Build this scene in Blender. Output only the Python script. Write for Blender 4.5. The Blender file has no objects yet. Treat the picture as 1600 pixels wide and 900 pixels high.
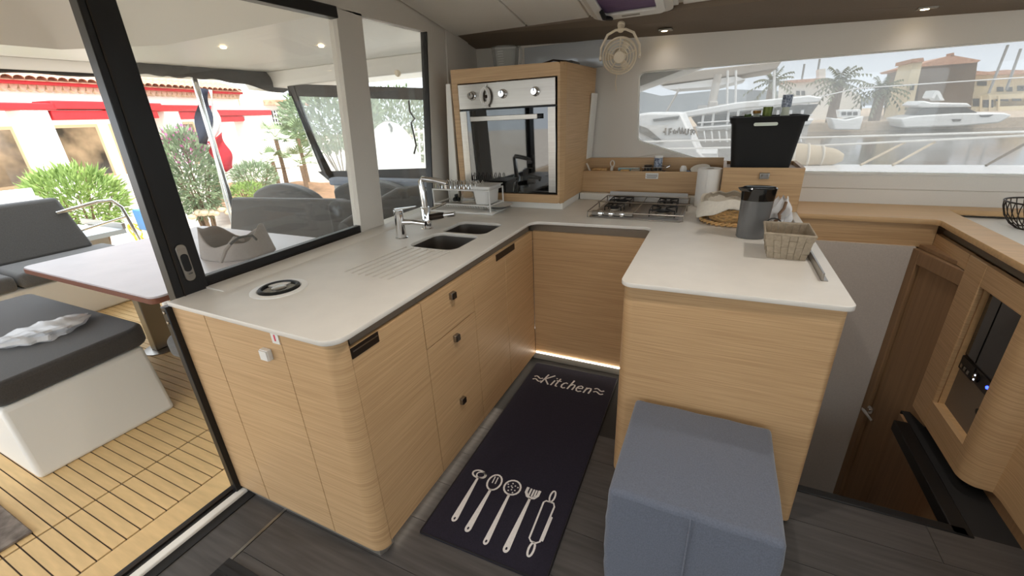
import bpy, bmesh, math, random
from mathutils import Vector, Matrix
random.seed(11)
S = bpy.context.scene
C = S.collection
PI = math.pi
# ------------------------------------------------------------------ camera
FPX, YAW, PITCH, ROLL, EYE = 659.49, .454985, .388942, -.0479117, 1.49
_f = Vector((-math.sin(YAW)*math.cos(PITCH), math.cos(YAW)*math.cos(PITCH), -math.sin(PITCH)))
_r = Vector((math.cos(YAW), math.sin(YAW), 0)); _u = _r.cross(_f)
CR = math.cos(ROLL)*_r + math.sin(ROLL)*_u
CU = -math.sin(ROLL)*_r + math.cos(ROLL)*_u
cam = bpy.data.objects.new('camera', bpy.data.cameras.new('camera')); C.objects.link(cam)
cam.data.sensor_width = 36; cam.data.lens = FPX/1600*36; cam.data.clip_end = 500; cam.data.clip_start = .02
m = Matrix((CR, CU, -_f)).transposed().to_4x4(); m.translation = (0, 0, EYE); cam.matrix_world = m
S.camera = cam
# ------------------------------------------------------------------ light and exposure
w = bpy.data.worlds.new('World'); S.world = w; w.use_nodes = True
bg = w.node_tree.nodes['Background']; bg.inputs[0].default_value = (.84, .92, 1.0, 1); bg.inputs[1].default_value = 2.1
sun = bpy.data.objects.new('sun', bpy.data.lights.new('sun', 'SUN')); C.objects.link(sun)
sun.data.energy = 3.6; sun.data.angle = math.radians(14); sun.data.color = (1, .95, .87)
sun.rotation_euler = Vector((-.62, .28, -1.0)).to_track_quat('-Z', 'Y').to_euler()
S.view_settings.view_transform = 'Standard'; S.view_settings.look = 'None'
S.view_settings.exposure = 0.6; S.view_settings.gamma = 1; S.view_settings.use_curve_mapping = False

def ray(u, v): return CR*((u-800)/FPX) + CU*((450-v)/FPX) + _f
def aty(u, v, y): d = ray(u, v); return d*(y/d.y) + Vector((0, 0, EYE))
def atx(u, v, x): d = ray(u, v); return d*(x/d.x) + Vector((0, 0, EYE))
def atz(u, v, z): d = ray(u, v); return d*((z-EYE)/d.z) + Vector((0, 0, EYE))
# ------------------------------------------------------------------ materials
def lin(c): return tuple(((x/255)/12.92 if x <= 10.3 else ((x/255+.055)/1.055)**2.4) for x in c)
MATS = {}
def mat(name, rgb, rough=.5, metal=0, var=0, scale=(20, 20, 20), det=3, bump=0, bscale=None, spec=.5, trans=0, ior=1.45, coat=0, emit=0, rgb2=None, alpha=1, sheen=0):
    ma = bpy.data.materials.new(name); ma.use_nodes = True; nt = ma.node_tree; b = nt.nodes['Principled BSDF']
    c = lin(rgb); b.inputs['Base Color'].default_value = (*c, 1); b.inputs['Roughness'].default_value = rough
    b.inputs['Metallic'].default_value = metal; b.inputs['Specular IOR Level'].default_value = spec
    b.inputs['Transmission Weight'].default_value = trans; b.inputs['IOR'].default_value = ior
    b.inputs['Coat Weight'].default_value = coat; b.inputs['Alpha'].default_value = alpha
    b.inputs['Sheen Weight'].default_value = sheen
    if emit: b.inputs['Emission Color'].default_value = (*c, 1); b.inputs['Emission Strength'].default_value = emit
    if var or bump:
        tc = nt.nodes.new('ShaderNodeTexCoord'); mp = nt.nodes.new('ShaderNodeMapping'); mp.inputs['Scale'].default_value = scale
        n = nt.nodes.new('ShaderNodeTexNoise'); n.inputs['Scale'].default_value = 1; n.inputs['Detail'].default_value = det
        nt.links.new(tc.outputs['Object'], mp.inputs[0]); nt.links.new(mp.outputs[0], n.inputs['Vector'])
        if var:
            r = nt.nodes.new('ShaderNodeValToRGB'); r.color_ramp.elements[0].position = .3; r.color_ramp.elements[1].position = .7
            c2 = lin(rgb2) if rgb2 else tuple(min(1, x*(1+var)) for x in c)
            r.color_ramp.elements[0].color = (*[x*(1-var) for x in c], 1); r.color_ramp.elements[1].color = (*c2, 1)
            nt.links.new(n.outputs['Fac'], r.inputs[0]); nt.links.new(r.outputs[0], b.inputs['Base Color'])
        if bump:
            bn = n
            if bscale:
                mp2 = nt.nodes.new('ShaderNodeMapping'); mp2.inputs['Scale'].default_value = bscale; bn = nt.nodes.new('ShaderNodeTexNoise')
                bn.inputs['Scale'].default_value = 1; bn.inputs['Detail'].default_value = 2
                nt.links.new(tc.outputs['Object'], mp2.inputs[0]); nt.links.new(mp2.outputs[0], bn.inputs['Vector'])
            bp = nt.nodes.new('ShaderNodeBump'); bp.inputs['Strength'].default_value = bump; bp.inputs['Distance'].default_value = .002
            nt.links.new(bn.outputs['Fac'], bp.inputs['Height']); nt.links.new(bp.outputs[0], b.inputs['Normal'])
    MATS[name] = ma; return ma
def pane_mat(name, tint, haze, gloss_rough=.0, refl=1.0, hz=(235, 232, 225)):
    """thin window pane: mostly see-through, fresnel reflection, a little dusty scatter"""
    ma = bpy.data.materials.new(name); ma.use_nodes = True; nt = ma.node_tree; nt.nodes.clear()
    o = nt.nodes.new('ShaderNodeOutputMaterial'); t = nt.nodes.new('ShaderNodeBsdfTransparent'); t.inputs[0].default_value = (*tint, 1)
    g = nt.nodes.new('ShaderNodeBsdfGlossy'); g.inputs['Roughness'].default_value = gloss_rough
    d = nt.nodes.new('ShaderNodeBsdfTranslucent'); d.inputs[0].default_value = (*lin(hz), 1)
    fr = nt.nodes.new('ShaderNodeFresnel'); ge = nt.nodes.new('ShaderNodeNewGeometry'); mi = nt.nodes.new('ShaderNodeMapRange')
    mi.inputs[3].default_value = 1.45; mi.inputs[4].default_value = 1/1.45   # same air-to-glass reflectance on both faces of the thin pane
    nt.links.new(ge.outputs['Backfacing'], mi.inputs[0]); nt.links.new(mi.outputs[0], fr.inputs[0])
    mu = nt.nodes.new('ShaderNodeMath'); mu.operation = 'MULTIPLY'; mu.inputs[1].default_value = refl
    nt.links.new(fr.outputs[0], mu.inputs[0])
    m1 = nt.nodes.new('ShaderNodeMixShader'); m1.inputs[0].default_value = haze
    if haze > .05:
        tc = nt.nodes.new('ShaderNodeTexCoord'); n = nt.nodes.new('ShaderNodeTexNoise'); n.inputs['Scale'].default_value = 3.5; n.inputs['Detail'].default_value = 6
        r = nt.nodes.new('ShaderNodeMapRange'); r.inputs[1].default_value = .3; r.inputs[2].default_value = .7; r.inputs[3].default_value = haze*.7; r.inputs[4].default_value = haze*1.3
        nt.links.new(tc.outputs['Object'], n.inputs['Vector']); nt.links.new(n.outputs['Fac'], r.inputs[0]); nt.links.new(r.outputs[0], m1.inputs[0])
    m2 = nt.nodes.new('ShaderNodeMixShader')
    nt.links.new(t.outputs[0], m1.inputs[1]); nt.links.new(d.outputs[0], m1.inputs[2])
    nt.links.new(mu.outputs[0], m2.inputs[0]); nt.links.new(m1.outputs[0], m2.inputs[1]); nt.links.new(g.outputs[0], m2.inputs[2])
    nt.links.new(m2.outputs[0], o.inputs[0]); MATS[name] = ma; return ma
OAK = mat('oak', (196, 158, 115), .45, var=.14, scale=(3.5, 3.5, 240), det=7, bump=.08, rgb2=(209, 174, 131))
OAKT = mat('oak_top', (205, 168, 122), .4, var=.1, scale=(3, 60, 60), det=5)
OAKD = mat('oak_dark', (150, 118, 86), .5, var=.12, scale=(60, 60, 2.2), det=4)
WORK = mat('worktop_composite', (222, 217, 209), .38, var=.035, scale=(9, 9, 9), det=8)
WHITE = mat('gelcoat_white', (236, 233, 226), .35)
LINER = mat('liner_white', (222, 216, 207), .55, var=.02, scale=(300, 300, 300))
TAUPE = mat('taupe_liner', (122, 108, 93), .7, var=.04, scale=(200, 200, 200))
GAP = mat('taupe_recess', (118, 106, 92), .6)
GREYW = mat('grey_wall', (208, 200, 192), .8, var=.05, scale=(150, 150, 150))
FLOOR = mat('floor_vinyl', (74, 71, 70), .42, var=.28, scale=(3, 45, 10), det=6, bump=.15)
SEAM = mat('floor_seam', (38, 37, 36), .6)
METSTRIP = mat('metal_strip', (150, 148, 144), .3, metal=1)
TEAK = mat('teak', (226, 192, 138), .65, var=.1, scale=(5, 40, 40), det=5)
CAULK = mat('caulk', (84, 74, 68), .8)
CEIL = mat('ceiling_liner', (242, 238, 231), .6, var=.02, scale=(300, 300, 300))
PLINTH = mat('plinth_metal', (150, 145, 138), .35, metal=.5)
BLACK = mat('black_frame', (22, 21, 22), .35)
BLACKP = mat('black_plastic', (16, 16, 17), .45)
RUBBER = mat('rubber', (30, 29, 29), .8)
CHROME = mat('chrome', (225, 225, 225), .08, metal=1)
STEEL = mat('brushed_steel', (160, 155, 148), .3, metal=1, var=.06, scale=(3, 3, 120))
SINKM = mat('sink_steel', (142, 136, 130), .38, metal=1)
DARKMET = mat('dark_metal', (58, 50, 44), .35, metal=.7)
OVENG = mat('oven_glass', (8, 8, 9), .03, spec=.9, coat=1)
IRON = mat('cast_iron', (38, 36, 35), .5, metal=.4)
FABG = mat('charcoal_fabric', (92, 90, 88), .9, var=.12, scale=(160, 160, 160), bump=.4, sheen=.3)
FABD = mat('dark_fabric', (74, 71, 69), .9, var=.12, scale=(160, 160, 160), bump=.4, sheen=.2)
CANVAS = mat('grey_canvas', (86, 84, 84), .85, var=.12, scale=(30, 30, 30), bump=.3)
BLUEGREY = mat('bluegrey_fabric', (98, 104, 118), .95, var=.14, scale=(260, 260, 200), det=4, bump=.5, sheen=.3)
MATF = mat('mat_pile', (28, 24, 38), .95, var=.25, scale=(200, 200, 200), bump=.5)
PRINT = mat('mat_print', (214, 210, 208), .9, var=.08, scale=(200, 200, 200))
PAPER = mat('paper_towel', (236, 232, 226), .9, bump=.3, scale=(120, 120, 120))
WICKER = mat('wicker', (208, 166, 110), .6, var=.3, scale=(60, 60, 60))
WOVEN = mat('woven_strap', (158, 144, 124), .7, var=.14, scale=(90, 90, 90), bump=.3)
LINEN = mat('linen', (222, 214, 200), .9, var=.05, scale=(80, 80, 80))
LINENT = mat('linen_taupe', (176, 164, 146), .9, var=.08, scale=(80, 80, 80))
CREAM = mat('cream_plastic', (240, 226, 202), .45)
WHITEP = mat('white_plastic', (232, 230, 226), .35)
PITCH_M = mat('jug_grey', (98, 98, 98), .16, spec=.7, coat=.4)
PITCH_L = mat('jug_black', (14, 15, 17), .1, coat=.6)
BUCKET = mat('bucket_black', (12, 11, 11), .6)
GREENG = mat('green_glass', (70, 92, 30), .15, spec=.6)
PALEG = mat('pale_glass', (216, 222, 206), .12, spec=.6)
BLUEL = mat('blue_label', (40, 66, 120), .5, var=.5, scale=(90, 90, 90), rgb2=(200, 210, 225))
CORKG = mat('gold_foil', (150, 110, 52), .4, metal=.5)
PURPLE = mat('purple_blind', (112, 88, 124), .6, var=.1, scale=(10, 60, 10))
PINK = mat('pink', (220, 60, 90), .7)
RED = mat('red_paint', (190, 40, 44), .55, var=.1, scale=(4, 4, 4))
WALLW = mat('render_white', (243, 240, 233), .8, var=.03, scale=(3, 3, 3))
TERRA = mat('terracotta', (196, 136, 108), .8, var=.25, scale=(6, 6, 6), rgb2=(222, 178, 148))
SHOPG = mat('shop_window', (92, 84, 74), .08, spec=.8, var=.6, scale=(1.3, 1.3, 1.3), rgb2=(160, 140, 112))
TIMB = mat('sand_frame', (196, 172, 138), .7)
STONE = mat('stone', (206, 184, 158), .9, var=.2, scale=(7, 7, 7))
PAVE = mat('paving', (226, 214, 200), .9, var=.1, scale=(3, 3, 3))
SOIL = mat('soil', (150, 116, 88), .95, var=.2, scale=(10, 10, 10))
LEAF = mat('leaf_green', (118, 150, 74), .6, var=.3, scale=(5, 5, 5), rgb2=(168, 190, 110))
LEAFG = mat('leaf_grey_green', (116, 138, 100), .6, var=.3, scale=(5, 5, 5), rgb2=(160, 176, 140))
FROND = mat('palm_frond', (96, 118, 72), .6, var=.3, scale=(4, 4, 4), rgb2=(140, 158, 108))
FRONDF = mat('palm_frond_far', (112, 114, 84), .7, var=.2, scale=(1, 1, 1))
BARK = mat('bark', (120, 98, 78), .9, var=.3, scale=(12, 12, 30))
FLOWER = mat('pink_flower', (222, 120, 178), .7)
WATER = mat('water', (118, 112, 104), .12, var=.1, scale=(.4, .4, .4), bump=1.0, bscale=(2.5, 1.2, 2))
HOUSEB = mat('brown_render', (112, 92, 72), .9, var=.15, scale=(.8, .8, 1.6))
HOUSEC = mat('cream_render', (222, 206, 172), .9, var=.05, scale=(.5, .5, .5))
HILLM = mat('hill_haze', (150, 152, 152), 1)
BOATW = mat('boat_white', (240, 238, 234), .3)
BOATG = mat('boat_window', (70, 68, 66), .15)
BIMINI = mat('bimini_beige', (190, 180, 168), .9)
TAN = mat('sail_tan', (212, 196, 172), .9, var=.06, scale=(5, 5, 5))
ROPE = mat('yellow_rope', (226, 196, 70), .8)
BLUEP = mat('blue_paint', (80, 130, 180), .5)
TABLE = mat('table_top', (206, 198, 200), .32, var=.05, scale=(6, 6, 6), det=6)
TEDGE = mat('table_edge', (120, 72, 52), .5)
FLAGB = mat('flag_navy', (44, 48, 66), .9); FLAGW = mat('flag_white', (236, 230, 226), .9); FLAGR = mat('flag_red', (206, 44, 58), .9)
CARDB = mat('brown_rug', (104, 92, 84), .95, var=.35, scale=(18, 18, 18), rgb2=(150, 138, 128))
LAMPG = mat('lamp_glow', (255, 226, 180), .5, emit=12)
LEDM = mat('led_strip', (255, 244, 226), .5, emit=6)
LEDS = mat('led_soft', (255, 244, 226), .5, emit=3.5)
BLUELED = mat('blue_led', (40, 60, 255), .5, emit=6)
WHITELED = mat('white_led', (230, 235, 255), .5, emit=2)
GLASS = pane_mat('window_pane', (.94, .95, .94), .02)
GLASSF = pane_mat('dusty_pane', (.54, .54, .54), .11)
VINYL = pane_mat('clear_vinyl', (.84, .85, .85), .14, .06, .8)
CLEARP = mat('clear_plastic', (236, 240, 240), .08, trans=.9, ior=1.3, alpha=.5)
BAGP = mat('bag_plastic', (232, 232, 234), .25, alpha=.72, bump=.4, scale=(30, 30, 30))
SMOKE = mat('dark_acrylic', (18, 16, 18), .08, coat=.6)
# ------------------------------------------------------------------ mesh helpers
class MB:
    def __init__(s): s.v = []; s.f = []
    def add(s, vs, fs):
        o = len(s.v); s.v += [tuple(p) for p in vs]; s.f += [tuple(i+o for i in f) for f in fs]; return s
    def box(s, x0, x1, y0, y1, z0, z1):
        return s.add([(x0, y0, z0), (x1, y0, z0), (x1, y1, z0), (x0, y1, z0), (x0, y0, z1), (x1, y0, z1), (x1, y1, z1), (x0, y1, z1)],
                     [(0, 3, 2, 1), (4, 5, 6, 7), (0, 1, 5, 4), (1, 2, 6, 5), (2, 3, 7, 6), (3, 0, 4, 7)])
    def hexa(s, b, t): return s.add(list(b)+list(t), [(0, 3, 2, 1), (4, 5, 6, 7), (0, 1, 5, 4), (1, 2, 6, 5), (2, 3, 7, 6), (3, 0, 4, 7)])
    def rbox(s, x0, x1, y0, y1, z0, z1, r, seg=3):
        bm = bmesh.new(); bmesh.ops.create_cube(bm, size=1)
        for v in bm.verts: v.co = Vector((x0+(v.co.x+.5)*(x1-x0), y0+(v.co.y+.5)*(y1-y0), z0+(v.co.z+.5)*(z1-z0)))
        bmesh.ops.bevel(bm, geom=bm.edges[:], offset=r, segments=seg, profile=.5, affect='EDGES')
        return s.bm(bm)
    def bm(s, bm):
        bm.verts.ensure_lookup_table(); bm.verts.index_update()
        s.add([v.co[:] for v in bm.verts], [[v.index for v in f.verts] for f in bm.faces]); bm.free(); return s
    def prism(s, poly, axis, a, b):
        def P(p, t): return {'x': (t, p[0], p[1]), 'y': (p[0], t, p[1]), 'z': (p[0], p[1], t)}[axis]
        n = len(poly); vs = [P(p, a) for p in poly]+[P(p, b) for p in poly]
        return s.add(vs, [tuple(range(n))[::-1], tuple(range(n, 2*n))]+[(i, (i+1) % n, n+(i+1) % n, n+i) for i in range(n)])
    def tube(s, pts, r, n=8, closed=False, cap=True):
        pts = [Vector(p) for p in pts]; N = len(pts); rs = r if isinstance(r, (list, tuple)) else [r]*N
        rings = []; up = None
        for i, p in enumerate(pts):
            a = pts[i-1] if (i or closed) else p; b = pts[(i+1) % N] if (i < N-1 or closed) else p
            d = (b-a).normalized()
            if up is None: up = Vector((0, 0, 1)) if abs(d.z) < .9 else Vector((1, 0, 0))
            x = d.cross(up); 
            if x.length < 1e-5: x = d.orthogonal()
            x.normalize(); y = x.cross(d).normalized(); up = y
            rings.append([p+x*math.cos(2*PI*k/n)*rs[i]+y*math.sin(2*PI*k/n)*rs[i] for k in range(n)])
        vs = [q for R in rings for q in R]; fs = []
        for i in range(N if closed else N-1):
            j = (i+1) % N
            for k in range(n): fs.append((i*n+k, i*n+(k+1) % n, j*n+(k+1) % n, j*n+k))
        if cap and not closed: fs += [tuple(range(n))[::-1], tuple(range((N-1)*n, N*n))]
        return s.add(vs, fs)
    def lathe(s, prof, c=(0, 0, 0), n=20, axis=None, cap=True):
        q = Vector(axis).normalized().to_track_quat('Z', 'Y') if axis else None; vs = []
        for r, z in prof:
            for k in range(n):
                p = Vector((r*math.cos(2*PI*k/n), r*math.sin(2*PI*k/n), z)); p = q @ p if q else p; vs.append(p+Vector(c))
        fs = [(i*n+k, i*n+(k+1) % n, (i+1)*n+(k+1) % n, (i+1)*n+k) for i in range(len(prof)-1) for k in range(n)]
        if cap:
            if prof[0][0] > 1e-4: fs.append(tuple(range(n))[::-1])
            if prof[-1][0] > 1e-4: fs.append(tuple(range((len(prof)-1)*n, len(prof)*n)))
        return s.add(vs, fs)
    def grid(s, fn, nu, nv, closed_u=False):
        vs = [fn(i/(nu-(0 if closed_u else 1)), j/(nv-1)) for j in range(nv) for i in range(nu)]
        fs = []
        for j in range(nv-1):
            for i in range(nu if closed_u else nu-1):
                k = (i+1) % nu; fs.append((j*nu+i, j*nu+k, (j+1)*nu+k, (j+1)*nu+i))
        return s.add(vs, fs)
    def ribbon(s, pts, w, z, plane=None, closed=False):
        """flat stroke of width w along 2-D points at height z"""
        N = len(pts); L = []; R = []
        for i, p in enumerate(pts):
            a = pts[i-1] if (i or closed) else p; b = pts[(i+1) % N] if (i < N-1 or closed) else p
            dx, dy = b[0]-a[0], b[1]-a[1]; l = math.hypot(dx, dy) or 1; nx, ny = -dy/l, dx/l
            ww = (w[i] if isinstance(w, (list, tuple)) else w)/2
            L.append((p[0]+nx*ww, p[1]+ny*ww)); R.append((p[0]-nx*ww, p[1]-ny*ww))
        m_ = plane or (lambda x, y, zz: (x, y, zz))
        vs = [m_(*p, z) for p in L]+[m_(*p, z) for p in R]; fs = []
        for i in range(N if closed else N-1): j = (i+1) % N; fs.append((i, N+i, N+j, j))
        return s.add(vs, fs)
    def mesh(s, name, ma, angle=40, fix=True):
        me = bpy.data.meshes.new(name); me.from_pydata(s.v, [], s.f); me.validate()
        if fix:
            bm = bmesh.new(); bm.from_mesh(me); bmesh.ops.recalc_face_normals(bm, faces=bm.faces[:]); bm.to_mesh(me); bm.free()
        for p in me.polygons: p.use_smooth = True
        me.set_sharp_from_angle(angle=math.radians(angle)); me.materials.append(MATS[ma] if isinstance(ma, str) else ma); return me
    def build(s, name, ma, parent=None, bevel=0, loc=None, angle=40, seg=2, fix=True):
        return obj(name, s.mesh(name, ma, angle, fix), parent, bevel, loc, seg)
def obj(name, me, parent=None, bevel=0, loc=None, seg=2):
    o = bpy.data.objects.new(name, me); C.objects.link(o)
    if loc: o.location = loc
    if parent:
        o.parent = parent
        if parent.type == 'EMPTY': o.matrix_parent_inverse = parent.matrix_basis.inverted()
    if bevel:
        b = o.modifiers.new('bevel', 'BEVEL'); b.width = bevel; b.segments = seg; b.limit_method = 'ANGLE'; b.angle_limit = math.radians(35)
    return o
def thing(name, label, cat, loc=(0, 0, 0), group=None, rz=0):
    o = bpy.data.objects.new(name, None); C.objects.link(o); o.empty_display_size = .1
    o.matrix_basis = Matrix.Translation(loc) @ Matrix.Rotation(rz, 4, 'Z')
    return tag(o, label, cat, group)
def tag(o, label, cat, group=None):
    o['label'] = label; o['category'] = cat
    if group: o['group'] = group
    return o
def struct(o, label=None):
    o['kind'] = 'structure'
    if label: o['label'] = label
    return o
def stuff(o): o['kind'] = 'stuff'; return o
def arc(cx, cy, r, a0, a1, n=6): return [(cx+r*math.cos(math.radians(a0+(a1-a0)*i/n)), cy+r*math.sin(math.radians(a0+(a1-a0)*i/n))) for i in range(n+1)]
def rrect(x0, x1, y0, y1, r, n=5):
    return arc(x1-r, y1-r, r, 0, 90, n)+arc(x0+r, y1-r, r, 90, 180, n)+arc(x0+r, y0+r, r, 180, 270, n)+arc(x1-r, y0+r, r, 270, 360, n)
def fillet(pts, n=5):
    """pts: (x, y, r); rounds each corner"""
    out = []; N = len(pts)
    for i, p in enumerate(pts):
        P = Vector(p[:2]); r = p[2] if len(p) > 2 else 0
        if not r: out.append(tuple(P)); continue
        a = (Vector(pts[i-1][:2])-P).normalized(); b = (Vector(pts[(i+1) % N][:2])-P).normalized()
        ang = a.angle(b); t = r/math.tan(ang/2); c = P+(a+b).normalized()*(r/math.sin(ang/2))
        s0 = P+a*t; s1 = P+b*t
        for k in range(n+1):
            q = s0.lerp(s1, k/n)-c; out.append(tuple(c+q.normalized()*r))
    return out
def plate(name, loops, z0, z1, ma, parent=None, bev=.003):
    """flat plate with holes from closed 2-D loops (first is the outline)"""
    cu = bpy.data.curves.new(name, 'CURVE'); cu.dimensions = '2D'; cu.fill_mode = 'BOTH'; cu.extrude = (z1-z0)/2-bev; cu.bevel_depth = bev; cu.bevel_resolution = 1; cu.offset = -bev
    for L in loops:
        sp = cu.splines.new('POLY'); sp.points.add(len(L)-1); sp.use_cyclic_u = True
        for q, p in zip(sp.points, L): q.co = (p[0], p[1], 0, 1)
    t = bpy.data.objects.new(name, cu); C.objects.link(t)
    dg = bpy.context.evaluated_depsgraph_get(); me = bpy.data.meshes.new_from_object(t.evaluated_get(dg)); bpy.data.objects.remove(t)
    me.name = name
    for v in me.vertices: v.co.z += (z0+z1)/2
    me.materials.clear(); me.materials.append(ma)
    for p in me.polygons: p.use_smooth = True; p.material_index = 0
    me.set_sharp_from_angle(angle=math.radians(40))
    return obj(name, me, parent)
def copy_tree(o, label=None, loc=None, parent=None):
    c = o.copy(); C.objects.link(c); c.parent = parent
    if parent: c.matrix_parent_inverse = o.matrix_parent_inverse.copy()
    if loc: c.location = loc
    if label: c['label'] = label
    for ch in list(o.children): copy_tree(ch, parent=c)
    return c
# ================================================================== SETTING: saloon floor
fl = MB(); fl.box(-1.70, .44, -2.6, 2.60, -.06, -.004); fl.box(.44, 3.2, -2.6, 1.66, -.06, -.004)
floor = struct(fl.build('floor', SEAM))
pm = {}
def plank(x0, x1, y0, y1, z0, z1, ma, parent, name='plank', gap=.002):
    L = round(x1-x0-gap, 3); W = round(y1-y0-gap, 3); key = (L, W, ma.name, z0, z1)
    if key not in pm: pm[key] = MB().box(0, L, 0, W, z0, z1).mesh(name, ma)
    o = bpy.data.objects.new(name, pm[key]); C.objects.link(o); o.location = (x0+gap/2, y0+gap/2, 0); o.parent = parent; return o
PW = .19
for r in range(22):
    y0 = -2.5+r*PW; y1 = y0+PW
    if y1 > 2.25: break
    off = (r*.53) % 1.3
    xmax = 3.1 if y1 <= 1.67 else .42
    if y0 < 1.66 < y1: y1 = 1.66; xmax = 3.1
    x = -1.46; first = True
    while x < xmax:
        x1 = min(xmax, x+(off+.3 if first else 1.3)); first = False
        if xmax-x1 < .12: x1 = xmax
        plank(x, x1, y0, y1, -.004, .0, FLOOR, floor); x = x1
for y0 in (-2.5, -1.6, -.7, .2): plank(-1.66, -1.475, y0, min(y0+.9, .74), -.004, .0, FLOOR, floor)
MB().box(-1.475, -1.462, -2.5, .74, -.004, .001).build('metal_strip', METSTRIP, floor)
# door track on the floor
tr = struct(MB().box(-1.80, -1.742, -1.2, .735, -.02, .012).build('trim_1', BLACK, bevel=.003))
MB().box(-1.778, -1.764, -1.2, .735, .012, .018).build('rail', DARKMET, tr)
MB().box(-1.742, -1.705, -1.2, .735, -.02, .016).build('sill_strip', WHITE, tr, bevel=.004)
MB().box(-1.705, -1.66, -1.2, .75, -.02, .004).build('rubber_strip', RUBBER, tr)
# stairwell down into the hull
struct(MB().box(.40, .965, 2.735, 2.80, -1.0, .775).build('wall_stairwell', GREYW))
struct(MB().box(.36, .42, 1.66, 2.76, -1.0, -.004).build('wall_stair_side', GREYW))
struct(MB().box(.30, 3.2, 1.5, 3.2, -1.06, -1.0).build('floor_hull', FLOOR))
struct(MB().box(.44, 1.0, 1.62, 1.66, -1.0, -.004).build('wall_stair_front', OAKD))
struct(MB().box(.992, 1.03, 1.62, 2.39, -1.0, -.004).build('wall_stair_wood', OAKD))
trim = struct(MB().box(.42, .992, 1.645, 1.682, -.03, .006).build('trim_2', BLACKP, bevel=.004))
MB().box(.945, 1.005, 1.645, 2.31, -.05, .006).build('side_strip', BLACKP, trim, bevel=.004)
MB().box(1.005, 1.2, 1.66, 2.42, -.05, -.002).build('landing', RUBBER, trim)
# hull door
d0 = Vector((.958, 2.735, 0)); d1 = Vector((1.034, 2.395, 0)); dd = (d1-d0); dn = Vector((dd.y, -dd.x, 0)).normalized()*-1
def dbox(mb, t0, t1, z0, z1, n0, n1):
    a = d0+dd*t0; b = d0+dd*t1; n = dn*-1
    B = [a+n*n0, b+n*n0, b+n*n1, a+n*n1]
    return mb.hexa([(p.x, p.y, z0) for p in B], [(p.x, p.y, z1) for p in B])
dm = MB(); dbox(dm, 0, .15, -1, .77, -.05, .004); dbox(dm, .15, 1.3, .70, .77, -.05, .004)
door = struct(dm.build('door_1', OAKD, bevel=.003))
dm = MB(); dbox(dm, .165, 1.25, -1, .696, -.045, -.012); leaf = dm.build('door_leaf', OAKD, door, bevel=.002)
hp = d0+dd*.24+Vector((0, 0, -.18)); hn = dn*-1
dm = MB(); dm.lathe([(.024, 0), (.024, .008), (.01, .01), (.01, .045)], hp, 14, axis=hn)
q = hp+hn*.042; dm.tube([q, q+dd.normalized()*.02, q+dd.normalized()*.10+Vector((0, 0, -.004))], [.009, .009, .007], 8)
dm.build('door_handle', CHROME, leaf)
# ================================================================== aft bulkhead with sliding door
X0, X1 = -1.80, -1.745
wl = MB()
wl.prism([(-2.6, 2.0), (1.80, 2.0), (1.80, 2.35), (-2.6, 2.35)], 'x', X0, X1)
wl.prism([(1.705, .90), (1.889, .90), (1.971, 1.99), (1.971, 2.0), (1.80, 2.0)], 'x', X0, X1)
wl.prism([(1.80, 2.0), (1.971, 1.99), (2.545, 1.993), (2.62, 2.35), (1.80, 2.35)], 'x', X0, X1)
wl.prism([(2.40, .90), (3.30, .90), (3.30, 2.35), (2.62, 2.35), (2.545, 1.993)], 'x', X0, X1)
wl.box(X0, X1, .735, 3.3, -.3, .90)
wl.box(X0, X1, -2.6, -1.2, -.3, 2.0)
wall = struct(wl.build('wall_left', LINER))
MB().prism([(2.66, .92), (3.02, .92), (3.02, 2.1), (2.74, 2.1)], 'x', X1, X1+.012).build('panel', LINER, wall, bevel=.004)
MB().box(X0-.02, X0+.01, .735, .76, 0, .90).build('jamb_strip', WHITE, wall, bevel=.004)
MB().box(X1-.02, X1+.012, .705, .737, 0, .905).build('jamb_channel', BLACK, wall, bevel=.003)
sc = MB()
for z in (.885, .845): sc.lathe([(.006, 0), (.006, .004), (0, .005)], (X1, .7045, z), 10, axis=(0, -1, 0))
sc.build('screw', STEEL, wall)
# exterior lower face of bulkhead
MB().prism([(.80, 0), (3.3, 0), (3.3, .9), (.86, .9)], 'x', -1.93, X0).build('outer_coaming', WHITE, wall, bevel=.01)
# sliding door leaf
dl = MB(); xa, xb = -1.79, -1.752
dl.prism([(.752, .90), (.872, .90), (.888, 2.0), (.79, 2.0)], 'x', xa, xb+.012)
dl.prism([(.86, .90), (1.72, .90), (1.72, .962), (.86, .962)], 'x', xa, xb)
dl.prism([(.88, 1.955), (1.80, 1.955), (1.80, 2.005), (.88, 2.005)], 'x', xa, xb+.016)
sd = struct(dl.build('door_2', BLACK, bevel=.004))
MB().prism([(.78, .905), (.785, .905), (.812, 2.0), (.807, 2.0)], 'x', xb+.012, xb+.016).build('stile_groove', DARKMET, sd)
MB().prism([(.88, .925), (1.70, .925), (1.70, .93), (.88, .93)], 'x', xb, xb+.004).build('rail_groove', DARKMET, sd)
MB().prism([(.87, .955), (1.715, .955), (1.80, 1.96), (.885, 1.96)], 'x', -1.776, -1.770).build('pane', GLASS, sd)
cl = .9
hpl = MB(); hpl.prism([(y, z) for y, z in rrect(.802, .838, .968, 1.108, .017, 6)], 'x', xb+.012, xb+.018)
hd = hpl.build('handle_plate', STEEL, sd, bevel=.002); hd['label'] = 'oval brushed steel latch plate'
MB().prism([(y, z) for y, z in rrect(.807, .833, 1.005, 1.072, .012, 6)], 'x', xb+.018, xb+.0205).build('latch_recess', BLACKP, hd, bevel=.003)
MB().prism([(y, z) for y, z in rrect(.812, .828, .995, 1.003, .003, 3)], 'x', xb+.018, xb+.024).build('latch_tab', CHROME, hd)
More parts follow.
